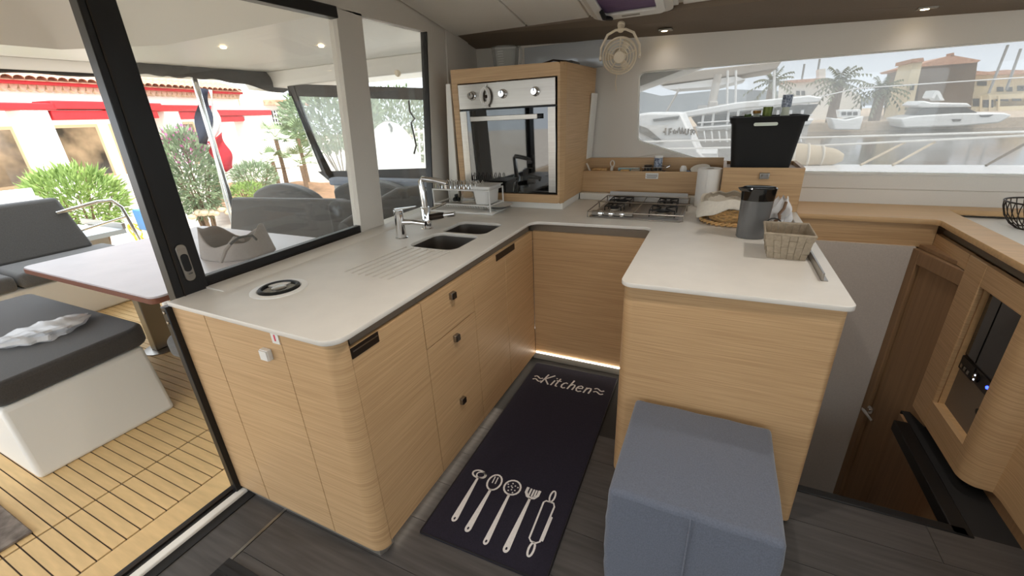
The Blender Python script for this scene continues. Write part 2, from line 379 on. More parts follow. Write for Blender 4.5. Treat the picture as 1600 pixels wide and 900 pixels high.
# fixed aft window
wf = MB().prism([(2.392, .915), (2.402, .915), (2.547, 1.993), (2.537, 1.993)], 'x', X0+.005, X1-.004).build('window_1', BLACK)
struct(wf); MB().prism([(1.889, .905), (2.398, .905), (2.541, 1.99), (1.969, 1.987)], 'x', -1.778, -1.772).build('pane', GLASS, wf)
# ================================================================== back wall with long window
YB, YB2 = 3.15, 3.22
wx0, wx1 = -.54, 2.5
outer = [(-1.80, -.3), (3.3, -.3), (3.3, 2.35), (-1.80, 2.35)]
hole = fillet([(-.545, 1.71, .03), (-.527, 1.285, .04), (.10, 1.088, .05), (2.55, 1.075, .05), (2.55, 1.72, .05)], 5)
wb = plate('wall_back', [outer, hole], 0, .07, LINER, bev=.002)
for v in wb.data.vertices: v.co = Vector((v.co.x, YB+v.co.z, v.co.y))
struct(wb)
win2 = plate('window_2', [[(x*1.0, z) for x, z in hole], [(x+(.006 if x < 1 else -.006), z+(.006 if z < 1.4 else -.006)) for x, z in hole]], .015, .03, WHITE, bev=.001)
for v in win2.data.vertices: v.co = Vector((v.co.x, YB+v.co.z, v.co.y))
struct(win2)
pn = plate('pane', [hole], .020, .026, GLASSF, win2, bev=.0005)
for v in pn.data.vertices: v.co = Vector((v.co.x, YB+v.co.z, v.co.y))
# ledge strips under the window
lg = struct(MB().prism([(YB, .90), (YB-.045, .90), (YB-.028, 1.0), (YB, 1.0)], 'x', .42, 3.2).build('trim_3', LINER, bevel=.004))
MB().prism([(YB, 1.0), (YB-.03, 1.0), (YB-.012, 1.072), (YB, 1.078)], 'x', .42, 3.2).build('upper_strip', LINER, lg, bevel=.004)
lp = struct(MB().prism([(-.80, 1.14), (-.35, 1.205), (-.05, 1.165), (.05, 1.10), (-.80, 1.10)], 'y', YB-.02, YB).build('trim_4', LINER, bevel=.006))
gp = struct(MB().rbox(-1.35, -.78, YB-.012, YB+.01, 1.76, 1.925, .006).build('trim_5', mat('gloss_panel', (190, 192, 194), .12, spec=.8)))
# ================================================================== ceiling
SL = .19; CZ = 2.002; CY = 2.87
def cz(y): return min(CZ+SL*(CY-y), 2.14)
ce = MB(); ce.prism([(CY, CZ+.014), (2.15, 2.152), (-2.6, 2.152), (-2.6, 2.4), (3.3, 2.4), (3.3, 2.1), (CY, CZ+.05)], 'x', -1.80, 3.3)
ceil = struct(ce.build('ceiling', CEIL))
# padded ceiling panels (slight joints between them)
xs = [-1.745, -1.205, -.795]
def cpanel(x0, x1, skew=0.0, y0=1.55):
    mb = MB(); g = .004
    def P(x, y, o): return (x, y, (cz(y))+o)
    yy = [CY-.01, 2.6, 2.35, 2.14, y0]
    top = [(x0+g, y) for y in yy]+[(x1-g, y) for y in reversed(yy)]
    top = [(x+(skew if i in (0,) else 0), y) for i, (x, y) in enumerate(top)]
    n = len(yy)
    vs = [P(x0+g, y, 0) for y in yy]+[P(x1-g, y, 0) for y in yy]+[P(x0+g, y, .016) for y in yy]+[P(x1-g, y, .016) for y in yy]
    fs = []
    for i in range(n-1): fs += [(i, i+1, n+i+1, n+i), (2*n+i, 3*n+i, 3*n+i+1, 2*n+i+1), (i, 2*n+i, 2*n+i+1, i+1), (n+i, n+i+1, 3*n+i+1, 3*n+i)]
    fs += [(0, n, 3*n, 2*n), (n-1, 3*n-1, 4*n-1, 2*n-1)]
    mb.add(vs, fs); return mb.build('panel', CEIL, ceil, bevel=.004)
cpanel(-1.74, -1.21); cpanel(-1.205, -.80); cpanel(-.795, -.30); cpanel(-.285, .55); cpanel(.56, 1.6); cpanel(1.61, 3.2)
for x in (-1.7, 0, 1.6): MB().box(x+.003, x+1.58, -.6, 1.545, 2.136, 2.152).build('panel', CEIL, ceil, bevel=.004)
# soffit above window
so = MB()
so.hexa([(-1.80, CY, CZ+.012), (3.3, CY, CZ-.10), (3.3, YB+.01, 1.76), (-1.80, YB+.01, 1.955)], [(-1.80, CY, CZ+.1), (3.3, CY, CZ+.1), (3.3, YB+.01, 2.1), (-1.80, YB+.01, 2.1)])
soff = struct(so.build('trim_6', TAUPE))
def soz(x, y):
    t = (x+1.8)/5.1; za = CZ+.012+t*(-.112); zb = 1.955+t*(-.195); return za+(zb-za)*(y-CY)/(YB+.01-CY)
# rest of the saloon (behind the photographer): walls with wide windows
def winwall(name, poly, axis, a, b, holes):
    o = plate(name, [poly]+holes, 0, b-a, LINER, bev=.002)
    for v in o.data.vertices: v.co = Vector((a+v.co.z, v.co.x, v.co.y)) if axis == 'x' else Vector((v.co.x, a+v.co.z, v.co.y))
    return struct(o)
wr = winwall('wall_right', [(-2.6, -.3), (3.2, -.3), (3.2, 2.4), (-2.6, 2.4)], 'x', 3.2, 3.27, [rrect(-2.3, -.1, 1.0, 1.85, .06), rrect(.1, 2.6, 1.0, 1.85, .06)])
wk = winwall('wall_front', [(-1.8, -.3), (3.25, -.3), (3.25, 2.4), (-1.8, 2.4)], 'y', -2.67, -2.6, [rrect(-1.6, .3, .95, 1.85, .06), rrect(.5, 2.9, .95, 1.85, .06)])
for par, bxs in ((wr, [(3.23, 3.236, -2.3, -.1), (3.23, 3.236, .1, 2.6)]), (wk, [(-1.6, .3, -2.64, -2.634), (.5, 2.9, -2.64, -2.634)])):
    for q in bxs: MB().box(*q, .95, 1.85).build('pane', GLASS, par)
# ================================================================== GALLEY: worktop
T = .92
outl = fillet([(-1.743, .722), (-.915, .708, .055), (-.93, 2.205, .06), (-.272, 2.235, .04), (-.268, 1.425, .045), (.425, 1.44, .03), (.425, 2.78), (.425, 3.14), (-1.743, 3.14)], 6)
outl = [p for p in outl]
sinkA = rrect(-1.335, -1.065, 1.575, 1.84, .05); sinkB = rrect(-1.335, -1.06, 1.862, 2.105, .05)
loops = [outl, sinkA, sinkB, [(-1.447+.072*math.cos(a*PI/16), .955+.072*math.sin(a*PI/16)) for a in range(32)]]
grooves = []
for i in range(7):
    t = i/6; xa = -1.345+t*.235; xb = -1.322+t*.25; w_ = .0065
    grooves.append([(xa-w_, 1.185-t*.012), (xa+w_, 1.185-t*.012), (xb+w_, 1.562), (xb-w_, 1.562)])
wt = plate('worktop', loops+grooves, .903, T, WORK, bev=.002)
tag(wt, 'off white composite worktop running round the U-shaped galley', 'worktop')
dp = MB().box(-1.36, -1.06, 1.16, 1.570, .892, .9075).build('drainer_base', WORK, wt)
MB().prism([(-1.743, T), (-1.63, T), (-1.64, T+.005), (-1.69, T+.006), (-1.743, T+.006)], 'y', .86, 2.45).build('upstand', WORK, wt)
MB().box(-.855, .03, 2.90, 2.945, T, T+.045).build('splash_strip', WHITE, wt, bevel=.003)
# sink
sk = thing('sink', 'stainless steel double bowl sink set into the worktop beside two chrome taps', 'sink', (-1.2, 1.84, .76))
for lp_ in (sinkA, sinkB):
    cx = sum(p[0] for p in lp_)/len(lp_); cy = sum(p[1] for p in lp_)/len(lp_); mb = MB(); n = len(lp_)
    rings = [(1.0, .9025), (.985, .80), (.95, .772), (.85, .765), (.15, .762)]
    vs = [(cx+(p[0]-cx)*s_, cy+(p[1]-cy)*s_, z) for s_, z in rings for p in lp_]
    fs = [(r*n+i, r*n+(i+1) % n, (r+1)*n+(i+1) % n, (r+1)*n+i) for r in range(len(rings)-1) for i in range(n)]
    mb.add(vs, fs); bowl = mb.build('bowl', SINKM, sk, fix=False)
    MB().lathe([(.0, 0), (.03, 0), (.038, .003), (.04, .0)], (cx, cy, .7625), 20).build('drain', STEEL, bowl)
MB().box(-1.33, -1.065, 1.8415, 1.8605, .885, .9165).build('divider', STEEL, sk, bevel=.003)
# bin lid in worktop
bl = thing('bin_lid', 'round black rimmed waste lid let into the near end of the worktop', 'lid', (-1.447, .955, T))
MB().lathe([(.100, .0), (.1, .003), (.096, .0045), (.078, .0045), (.073, .0), (.073, -.006)], (-1.447, .955, T), 40, cap=False).build('outer_ring', WHITEP, bl, fix=True)
MB().lathe([(.072, -.004), (.073, .008), (.066, .012), (.060, .011), (.058, .004)], (-1.447, .955, T), 40, cap=False).build('rim', BLACKP, bl)
lidp = MB().lathe([(0, .004), (.0585, .004), (.0585, -.004), (0, -.004)], (-1.447, .955, T), 40).build('cap', SMOKE, bl)
MB().lathe([(.026, .004), (.026, .0065), (.02, .008), (0, .008)], (-1.447, .955, T), 24).build('pull', STEEL, lidp)
MB().prism([(-1.447+.056*math.cos(math.radians(a)), .955+.056*math.sin(math.radians(a))) for a in range(95, 186, 10)]+[(-1.447+.03*math.cos(math.radians(a)), .955+.03*math.sin(math.radians(a))) for a in range(185, 94, -10)], 'z', T+.004, T+.0065).build('light_segment', WHITEP, lidp)
# ------------------------------------------------------------------ cabinets
XF = -.93
def sknob(parent, x, y, z, axis, mback=STEEL, mfront=DARKMET, s=.015):
    """square push knob standing off a front; axis 'x' (+x) or 'y' (-y)"""
    if axis == 'x':
        k = MB().box(x, x+.016, y-s, y+s, z-s, z+s).build('knob', mback, parent, bevel=.002); MB().box(x+.016, x+.020, y-s+.002, y+s-.002, z-s+.002, z+s-.002).build('knob_face', mfront, k)
    else:
        k = MB().box(x-s, x+s, y-.016, y, z-s, z+s).build('knob', mback, parent, bevel=.002); MB().box(x-s+.002, x+s-.002, y-.020, y-.016, z-s+.002, z+s-.002).build('knob_face', mfront, k)
    return k
# end cabinet (faces the photographer)
ec = thing('end_cabinet', 'oak end cabinet by the sliding door with a small white square latch', 'cabinet', (-1.34, .75, 0))
MB().box(-1.735, -.99, .748, .80, .03, .90).build('body', OAK, ec)
MB().box(-1.735, -1.546, .727, .747, .03, .902).build('side_panel', OAK, ec, bevel=.0015)
dr = MB().box(-1.543, -1.166, .727, .747, .03, .902).build('door', OAK, ec, bevel=.0015)
cp = fillet([(-1.163, .727), (XF, .727, .05), (XF, .776), (-.985, .776), (-1.163, .747)], 8)
MB().prism(cp, 'z', .03, .902).build('corner_panel', OAK, ec, angle=30)
MB().prism([(-1.735, .737), (-.955, .737), (-.945, .76), (-.945, .80), (-1.735, .80)], 'z', 0, .03).build('plinth', PLINTH, ec)
k = sknob(dr, -1.243, .727, .812, 'y', WHITEP, WHITEP, .019); k['label'] = 'white square push latch'
lab = MB().box(-1.204, -1.170, .7255, .727, .858, .90).build('tag_label', WHITEP, dr); MB().box(-1.190, -1.184, .7245, .7255, .868, .89).build('red_bar', PINK, lab)
# run under the sink
def front(parent, name, y0, y1, z0=.045, z1=.862): return MB().box(XF-.02, XF, y0+.0015, y1-.0015, z0, z1).build(name, OAK, parent, bevel=.0015)
def runbody(t, y0, y1):
    MB().box(-1.735, XF-.021, y0, y1, .045, .76).build('body', OAK, t)
    MB().box(XF-.04, XF-.0205, y0, y1, .70, .902).build('recess_rail', GAP, t)
    MB().box(XF-.06, XF-.03, y0, y1, 0, .045).build('plinth', PLINTH, t)
c1 = thing('base_cabinet', 'oak base cabinet next to the rounded corner with a long dark slot handle', 'cabinet', (-1.3, .95, 0))
runbody(c1, .80, 1.127); d_ = front(c1, 'door', .777, 1.128)
h = MB().box(XF, XF+.003, .779, .897, .828, .864).build('slot_handle', DARKMET, d_); MB().box(XF+.003, XF+.0045, .785, .893, .85, .8535).build('slot_lip', STEEL, h)
c2 = thing('drawer_cabinet', 'oak drawer cabinet with three small square knobs in a column', 'cabinet', (-1.3, 1.31, 0))
runbody(c2, 1.128, 1.504)
d_ = front(c2, 'drawer', 1.129, 1.503, .666, .862); sknob(d_, XF, 1.327, .815, 'x')
d_ = front(c2, 'deep_drawer', 1.129, 1.503, .045, .662); sknob(d_, XF, 1.323, .62, 'x'); sknob(d_, XF, 1.32, .297, 'x')
c3 = thing('sink_cabinet', 'oak cabinet below the sink with a slot handle near the inner corner', 'cabinet', (-1.3, 1.85, 0))
runbody(c3, 1.505, 2.20); d_ = front(c3, 'door', 1.505, 1.836)
MB().box(XF, XF+.003, 1.737, 1.95, .828, .861).build('slot_handle', DARKMET, d_)
front(c3, 'filler_panel', 1.837, 2.205)
c4 = thing('corner_cabinet', 'plain oak front panel below the gas hob with light strip under it', 'cabinet', (-.6, 2.4, 0))
MB().box(-.92, -.27, 2.226, 2.88, .062, .80).build('body', OAK, c4)
MB().box(-.929, -.262, 2.205, 2.225, .062, .862).build('front_panel', OAK, c4, bevel=.0015)
MB().box(-.95, -.262, 2.226, 2.24, .80, .902).build('recess_rail', GAP, c4)
MB().box(-.95, -.262, 2.215, 2.235, 0, .058).build('plinth', PLINTH, c4)
c5 = thing('peninsula_cabinet', 'oak peninsula cabinet behind the blue grey pouf', 'cabinet', (.07, 2.0, 0))
MB().prism(fillet([(-.262, 1.452, .045), (.412, 1.458, .02), (.412, 2.72), (-.262, 2.72)], 8), 'z', .012, .902).build('body', OAK, c5, angle=30)
MB().box(-.235, .385, 1.48, 2.7, 0, .012).build('plinth', PLINTH, c5)
# LED strips at the plinths
for nm, q, lb in (('led_strip', (-.925, -.268, 2.198, 2.2045, .054, .0615), 'glowing white light strip along the plinth below the hob'),):
    tag(MB().box(*q).build(nm, LEDM), lb, 'light strip')
ll = thing('led_profile', 'light strip hidden below the oak fronts beside the rug', 'light strip', (-.955, 1.5, .04))
MB().box(-.958, -.951, .80, 2.19,   .0405, .0445).build('strip', LEDS, ll)
# ------------------------------------------------------------------ oven cabinet and oven
oc = thing('oven_cabinet', 'oak tower cabinet housing the built-in oven in the far corner', 'cabinet', (-1.2, 2.8, T))
MB().box(-1.58, -.862, 2.545, 3.13, T, .963).build('plinth', WHITE, oc, bevel=.002)
ff = plate('front_frame', [fillet([(-1.585, .963), (-.868, .963, .02), (-.864, 1.752, .02), (-1.585, 1.765)], 4), [(-1.542, 1.016), (-.885, 1.016), (-.882, 1.682), (-1.542, 1.682)]], 0, .02, OAK, oc, bev=.002)
for v in ff.data.vertices: v.co = Vector((v.co.x, 2.512+v.co.z, v.co.y))
MB().hexa([(-.88, 2.532, .963), (-.852, 2.545, .963), (-.852, 3.12, .963), (-.88, 3.12, .963)], [(-.88, 2.532, 1.752), (-.842, 2.56, 1.752), (-.815, 3.12, 1.752), (-.88, 3.12, 1.752)]).build('side_panel', OAK, oc, bevel=.01)
MB().hexa([(-.868, 2.512, .963), (-.852, 2.545, .963), (-.88, 2.545, .963), (-.88, 2.53, .963)], [(-.864, 2.512, 1.752), (-.842, 2.56, 1.752), (-.88, 2.56, 1.752), (-.88, 2.53, 1.752)]).build('corner_strip', OAK, oc)
MB().hexa([(-1.585, 2.532, 1.735), (-.845, 2.532, 1.735), (-.82, 3.12, 1.735), (-1.585, 3.12, 1.735)], [(-1.585, 2.532, 1.762), (-.846, 2.54, 1.752), (-.818, 3.12, 1.752), (-1.585, 3.12, 1.762)]).build('top_panel', OAK, oc)
MB().box(-1.585, -1.57, 2.532, 3.12, .963, 1.735).build('side_panel', OAK, oc)
MB().box(-1.57, -.88, 2.532, 3.12, .963, .98).build('bottom_panel', OAK, oc)
struct(MB().prism([(-1.695, .935), (-1.62, .935), (-1.605, 1.69), (-1.64, 1.69)], 'y', 2.53, 2.55).build('trim_7', WHITE, bevel=.003))
struct(MB().hexa([(-.848, 3.0, 1.18), (-.838, 3.0, 1.18), (-.838, 3.13, 1.18), (-.848, 3.13, 1.18)], [(-.818, 3.0, 1.60), (-.806, 3.0, 1.60), (-.806, 3.13, 1.60), (-.818, 3.13, 1.60)]).build('trim_8', WHITE, bevel=.003))
ov = thing('oven', 'built-in oven with steel control panel, three knobs and mirror dark glass door', 'oven', (-1.21, 2.6, 1.02))
MB().box(-1.535, -.89, 2.522, 3.0, 1.02, 1.678).build('housing', BLACKP, ov)
MB().box(-1.535, -.89, 2.502, 2.521, 1.534, 1.676).build('control_panel', STEEL, ov, bevel=.002)
for x in (-1.435, -1.222, -1.012):
    kb = MB().lathe([(.026, 0), (.026, .006), (.021, .008), (.0195, .030), (.017, .033), (0, .033)], (x, 2.502, 1.609), 24, axis=(0, -1, 0)).build('knob', CHROME, ov)
    MB().box(x-.002, x+.002, 2.467, 2.4685, 1.61, 1.626).build('pointer', BLACKP, kb)
dv = MB().box(-1.535, -.89, 2.506, 2.521, 1.022, 1.526).build('door', OVENG, ov, bevel=.002)
for x0, x1 in ((-1.535, -1.488), (-.938, -.892)): MB().box(x0, x1, 2.5035, 2.506, 1.032, 1.522).build('steel_strip', STEEL, dv)
hb = MB().box(-1.433, -.985, 2.452, 2.462, 1.462, 1.490).build('handle', STEEL, dv, bevel=.002)
for x in (-1.40, -1.0): MB().box(x-.012, x+.012, 2.462, 2.506, 1.468, 1.484).build('handle_post', DARKMET, hb)
# knitted charm hanging from a knob
ch = thing('knitted_charm', 'small white knitted charm hanging on the oven control panel', 'charm', (-1.335, 2.49, 1.54))
cm = MB()
for k_ in range(9):
    a = k_*2*PI/9; cm.tube([(-1.335+.027*math.cos(a+t), 2.486, 1.60+.045*math.sin(a+t)) for t in (0, .25, .5, .75)], .011, 6)
cm.build('flower_ring', WHITEP, ch); MB().lathe([(.010, 0), (.010, .008), (0, .012)], (-1.335, 2.494, 1.60), 12, axis=(0, -1, 0)).build('button', DARKMET, ch)
cm = MB()
for k_ in (-1, 0, 1): cm.tube([(-1.335+k_*.006, 2.49, 1.572), (-1.333+k_*.008, 2.488, 1.555), (-1.33+k_*.009, 2.49, 1.540)], .005, 6)
cm.build('tassel', WHITEP, ch); MB().tube([(-1.335, 2.49, 1.632), (-1.33, 2.495, 1.655), (-1.328, 2.501, 1.668)], .003, 6).build('loop', WHITEP, ch)
# things on top of the oven tower
mj = thing('measuring_jug', 'clear plastic measuring jug standing on the oven tower', 'jug', (-1.36, 2.85, 1.762))
MB().lathe([(0, .0), (.075, 0), (.08, .006), (.092, .135), (.096, .138), (.092, .139), (.088, .134), (.076, .01), (0, .006)], (-1.36, 2.85, 1.763), 28).build('body', CLEARP, mj)
MB().tube([(-1.27, 2.84, 1.893), (-1.245, 2.83, 1.893), (-1.235, 2.828, 1.87), (-1.24, 2.83, 1.82), (-1.25, 2.835, 1.795)], .007, 8).build('handle', CLEARP, mj)
sc = MB()
for i in range(7): sc.tube([(-1.36+(.077+.012*(i/7.))*1.02*math.cos(a), 2.85+(.077+.012*(i/7.))*1.02*math.sin(a), 1.785+i*.014) for a in (-1.75, -1.6, -1.45, -1.3)], .0012, 4)
sc.build('scale_marks', WHITEP, mj)
ty = thing('dark_tray', 'low dark pouch lying on the oven tower', 'pouch', (-.98, 2.85, 1.755))
MB().rbox(-1.09, -.88, 2.78, 2.95, 1.756, 1.782, .011).build('body', FABD, ty); MB().tube([(-1.09, 2.79, 1.775), (-1.0, 2.775, 1.79), (-.90, 2.79, 1.775)], .006, 6).build('zip_edge', DARKMET, ty)
# ------------------------------------------------------------------ gas hob
hobt = thing('gas_hob', 'stainless steel gas hob with pan supports and three front knobs', 'hob', (-.39, 2.62, T))
MB().prism(rrect(-.645, -.140, 2.368, 2.868, .02), 'z', T, T+.006).build('plate', STEEL, hobt, bevel=.002)
MB().prism(rrect(-.625, -.160, 2.39, 2.85, .02), 'z', T+.006, T+.008).build('pan', SINKM, hobt)
MB().hexa([(-.645, 2.862, T+.006), (-.140, 2.862, T+.006), (-.140, 2.868, T+.006), (-.645, 2.868, T+.006)], [(-.635, 2.874, T+.066), (-.15, 2.874, T+.066), (-.15, 2.88, T+.066), (-.635, 2.88, T+.066)]).build('rear_guard', SINKM, hobt)
MB().box(-.635, -.40, 2.40, 2.43, T+.008, T+.034).build('knob_box', STEEL, hobt, bevel=.004)
for x in (-.578, -.518, -.458):
    MB().lathe([(.016, 0), (.016, .008), (.013, .01), (.012, .026), (0, .027)], (x, 2.40, T+.022), 16, axis=(0, -1, .1)).build('knob', CHROME, hobt)
for bx, by, br in ((-.53, 2.53, .032), (-.53, 2.74, .042), (-.25, 2.50, .045), (-.25, 2.74, .036)):
    b_ = MB().lathe([(br*1.5, 0), (br*1.5, .004), (br, .006), (br, .016), (br*.9, .02), (0, .021)], (bx, by, T+.008), 24).build('burner', STEEL, hobt)
    MB().lathe([(br*.82, 0), (br*.8, .008), (0, .009)], (bx, by, T+.028), 24).build('burner_cap', IRON, b_)
    s_ = br*2.1; g = MB(); z = T+.046
    for a in range(4):
        c_, n_ = math.cos(a*PI/2+PI/4), math.sin(a*PI/2+PI/4)
        g.tube([(bx+c_*s_, by+n_*s_, T+.01), (bx+c_*s_, by+n_*s_, z), (bx+c_*br*.45, by+n_*br*.45, z)], .0035, 6)
    g.tube([(bx+math.cos(a)*s_, by+math.sin(a)*s_, z) for a in [PI/4+i*PI/2 for i in range(4)]], .0035, 6, closed=True)
    g.build('pan_support', IRON, hobt)
fr_ = MB()
fr_.tube([(-.65, 2.365, T+.036), (-.65, 2.86, T+.04), (-.135, 2.86, T+.04), (-.135, 2.365, T+.036)], .0035, 6, closed=True)
fr_.tube([(-.66, 2.64, T+.04), (-.12, 2.64, T+.04)], .0035, 6); fr_.tube([(-.39, 2.37, T+.036), (-.39, 2.86, T+.04)], .003, 6)
for x in (-.65, -.135):
    for y in (2.37, 2.64, 2.855): fr_.tube([(x, y, T+.004), (x, y, T+.038)], .0035, 6)
fr_.build('fiddle_rail', STEEL, hobt)
# ------------------------------------------------------------------ storage trough behind the hob
tg = thing('storage_trough', 'long oak storage trough behind the hob with a white notice', 'shelf box', (-.4, 3.03, T))
fp = MB().box(-.855, .028, 2.945, 2.963, .965, 1.108).build('front_board', OAK, tg, bevel=.002)
MB().box(-.855, .028, 3.105, 3.128, .965, 1.178).build('back_board', OAK, tg, bevel=.002)
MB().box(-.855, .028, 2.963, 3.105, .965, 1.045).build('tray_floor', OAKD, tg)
st = MB().box(-.425, -.345, 2.9435, 2.945, 1.062, 1.098).build('notice', WHITEP, fp)
nt_ = MB()
for i in range(4): nt_.box(-.420+(.004 if i % 2 else 0), -.350-(.006 if i == 3 else 0), 2.943, 2.9435, 1.0865-i*.0065, 1.0895-i*.0065)
stuff(nt_.build('printed_lines', GAP, st))
TZ = 1.045
def tin(name, label, cat, x, y, r, h, z, ma, lid, lm, group=None):
    t = thing(name, label, cat, (x, y, z), group); MB().lathe([(r*.96, 0), (r, .003), (r, h-.003), (r*.96, h), (0, h)], (x, y, z), 20).build('body', ma, t)
    MB().lathe([(r*1.04, 0), (r*1.04, lid-.002), (r*.98, lid), (0, lid)], (x, y, z+h), 20).build('lid', lm, t); return t
cr = thing('wire_tray', 'small chrome wire tray inside the trough holding two jars', 'tray', (-.38, 3.02, TZ))
tw = MB()
for z, s_ in ((1.06, .9), (1.128, 1.0)):
    tw.tube([(-.38+.075*s_*a, 3.03+.05*s_*b, z) for a, b in ((-1, -1), (1, -1), (1, 1), (-1, 1))], .0022, 6, closed=True)
for i in range(7): tw.tube([(-.38-.07+.0235*i, 2.985, 1.06), (-.38-.075+.025*i, 2.98, 1.128)], .0015, 5)
for i in range(7): tw.tube([(-.38-.07+.0235*i, 2.985, 1.06), (-.38-.07+.0235*i, 3.075, 1.06)], .0015, 5)
tw.build('wire_frame', CHROME, cr); MB().tube([(-.305, 2.99, 1.128), (-.285, 2.985, 1.137), (-.283, 3.06, 1.137), (-.305, 3.07, 1.128)], .0025, 6).build('handle', CHROME, cr)
MB().box(-.455, -.305, 2.982, 2.990, 1.085, 1.112).build('front_plate', DARKMET, cr)
tin('blue_jar', 'blue labelled jar with white lid on a black base in the trough', 'jar', -.362, 3.03, .027, .062, 1.125, BLUEL, .011, WHITEP)
tin('black_jar', 'squat black jar beside the blue labelled jar', 'jar', -.425, 3.03, .024, .052, 1.075, BLACKP, .012, DARKMET)
MB_ = MB().lathe([(.028, 0), (.031, .004), (.031, .060), (.028, .064)], (-.362, 3.03, 1.061), 20); tag(MB_.build('black_pot', BLACKP), 'short black pot under the blue labelled jar', 'pot')
bxk = thing('picture_box', 'flat pale box with printed scene standing in the trough', 'box', (-.56, 3.06, TZ))
MB().box(-.63, -.485, 3.055, 3.075, TZ, 1.118).build('card', LINEN, bxk, bevel=.001); MB().box(-.627, -.488, 3.0545, 3.055, 1.095, 1.115).build('printed_sky', mat('print_sky', (150, 186, 196), .5, var=.2, scale=(20, 20, 20)), bxk)
MB().box(-.627, -.488, 3.0545, 3.055, 1.072, 1.094).build('printed_view', mat('print_view', (150, 150, 128), .5, var=.5, scale=(60, 60, 60), rgb2=(212, 190, 160)), bxk)
wbl = MB().rbox(-.80, -.695, 3.0, 3.05, TZ, 1.118, .008); tag(wbl.build('wooden_block', WICKER), 'tan wooden block lying in the left of the trough', 'block')
peg = thing('wooden_whisk', 'pale wooden kitchen tool with looped head standing in the trough', 'utensil', (-.665, 3.03, TZ))
MB().tube([(-.668, 3.03, TZ), (-.668, 3.03, 1.115), (-.664, 3.03, 1.13)], .010, 8).build('shaft', LINEN, peg)
MB().tube([(-.664+.014*math.cos(a), 3.03, 1.148+.02*math.sin(a)) for a in [i*PI/6 for i in range(12)]], .005, 6, closed=True).build('loop', LINEN, peg)
pn_ = MB().tube([(-.835, 2.985, 1.155), (-.81, 2.99, 1.10), (-.80, 3.0, 1.05)], .006, 6); tag(pn_.build('wooden_stick', LINEN), 'thin pale stick leaning in the trough against the oven tower', 'stick')
for i, (x, dx) in enumerate(((-.57, .03), (-.50, -.03))):
    tag(MB().rbox(x-.03, x+.03, 2.985, 3.02, 1.09+.004*i, 1.112+.003*i, .006).build('packet', LINENT if i else WICKER), ('tan' if not i else 'taupe')+' paper packet lying in front of the picture box', 'packet')
cupb = thing('sauce_bottle', 'small white and blue bottle lying near the roll end of the trough', 'bottle', (-.195, 3.0, 1.1))
MB().lathe([(0, 0), (.02, .004), (.022, .03), (.014, .05), (0, .052)], (-.20, 2.99, 1.09), 14).build('body', WHITEP, cupb); MB().lathe([(.011, 0), (.011, .018), (0, .02)], (-.172, 2.995, 1.09), 12).build('cap', BLUEP, cupb)
pot = thing('dark_bowl', 'black bowl with a cream rim tilted in the trough next to the paper towel', 'bowl', (-.09, 3.02, TZ))
ax = Vector((-.15, -.35, 1)); pc = (-.095, 3.025, 1.075)
MB().lathe([(.03, 0), (.055, .02), (.062, .05), (.060, .05), (.05, .022), (0, .008)], pc, 24, axis=ax).build('body', BLACKP, pot); MB().lathe([(.0, .048), (.056, .049), (.058, .053), (.0, .056)], pc, 24, axis=ax).build('lid', LINEN, pot)
# ------------------------------------------------------------------ box cabinet with black tub
bc = thing('box_cabinet', 'low oak box cabinet with a chrome knob standing under the black tub', 'cabinet', (.225, 2.94, T))
d_ = MB().box(.028, .425, 2.77, 2.788, T, 1.157).build('front_board', OAK, bc, bevel=.002)
MB().box(.028, .046, 2.788, 3.13, T, 1.157).build('side_board', OAK, bc); MB().box(.407, .425, 2.788, 3.13, T, 1.157).build('side_board', OAK, bc)
MB().box(.046, .407, 3.112, 3.13, T, 1.157).build('back_board', OAK, bc); MB().box(.046, .407, 2.788, 3.112, T+.2, T+.218).build('inner_shelf', OAKD, bc)
kk = MB().box(.215, .262, 2.752, 2.770, 1.098, 1.132).build('knob', STEEL, d_, bevel=.003); MB().box(.222, .255, 2.750, 2.752, 1.103, 1.124).build('knob_face', CHROME, kk)
tb = thing('black_tub', 'black plastic tub full of bottles standing in the box cabinet by the window', 'tub', (.22, 2.95, 1.14))
def tubr(z): t = (z-1.139)/.281; return (.068-.032*t-.0, .36+.035*t, 2.835-.025*t, 3.06+.03*t)
NZ = 10; mb = MB(); vs = []; fs = []
prof = [(1.139, 0), (1.39, 0), (1.39, -.008), (1.42, -.01), (1.422, .004), (1.385, .008), (1.145, .008)]
R_ = []
for z, off in prof:
    x0, x1, y0, y1 = tubr(z); R_.append([(p[0], p[1], z) for p in rrect(x0+off, x1-off, y0+off, y1-off, .04, 5)])
n = len(R_[0])
for r in R_: vs += r
fs = [(i*n+k, i*n+(k+1) % n, (i+1)*n+(k+1) % n, (i+1)*n+k) for i in range(len(R_)-1) for k in range(n)]+[tuple(range(n))[::-1], tuple(range((len(R_)-1)*n, len(R_)*n))]
mb.add(vs, fs); tubo = mb.build('body', BUCKET, tb, angle=50)
MB().prism(rrect(.148, .262, 1.374, 1.391, .008), 'y', 2.8005, 2.806).build('hand_hole', PALEG, tubo)
def bottle(x, y, z0, h, ma, capm, cap_h, label, nr=.014, tilt=(0, 0)):
    t = thing('wine_bottle', label, 'bottle', (x, y, z0), 'bottles in the black tub')
    ax = Vector((tilt[0], tilt[1], 1)); r = .036
    MB().lathe([(0, 0), (r, 0), (r, h*.58), (r*.85, h*.66), (nr, h*.76), (nr, h)], (x, y, z0), 18, axis=ax).build('glass', ma, t)
    e = Vector((x, y, z0))+ax.normalized()*(h-cap_h); MB().lathe([(nr*1.25, 0), (nr*1.3, cap_h), (0, cap_h+.001)], e, 16, axis=ax).build('capsule', capm, t); return t
bottle(.118, 2.94, 1.15, .285, GREENG, GREENG, .03, 'green bottle at the end of the tub nearest the paper towel')
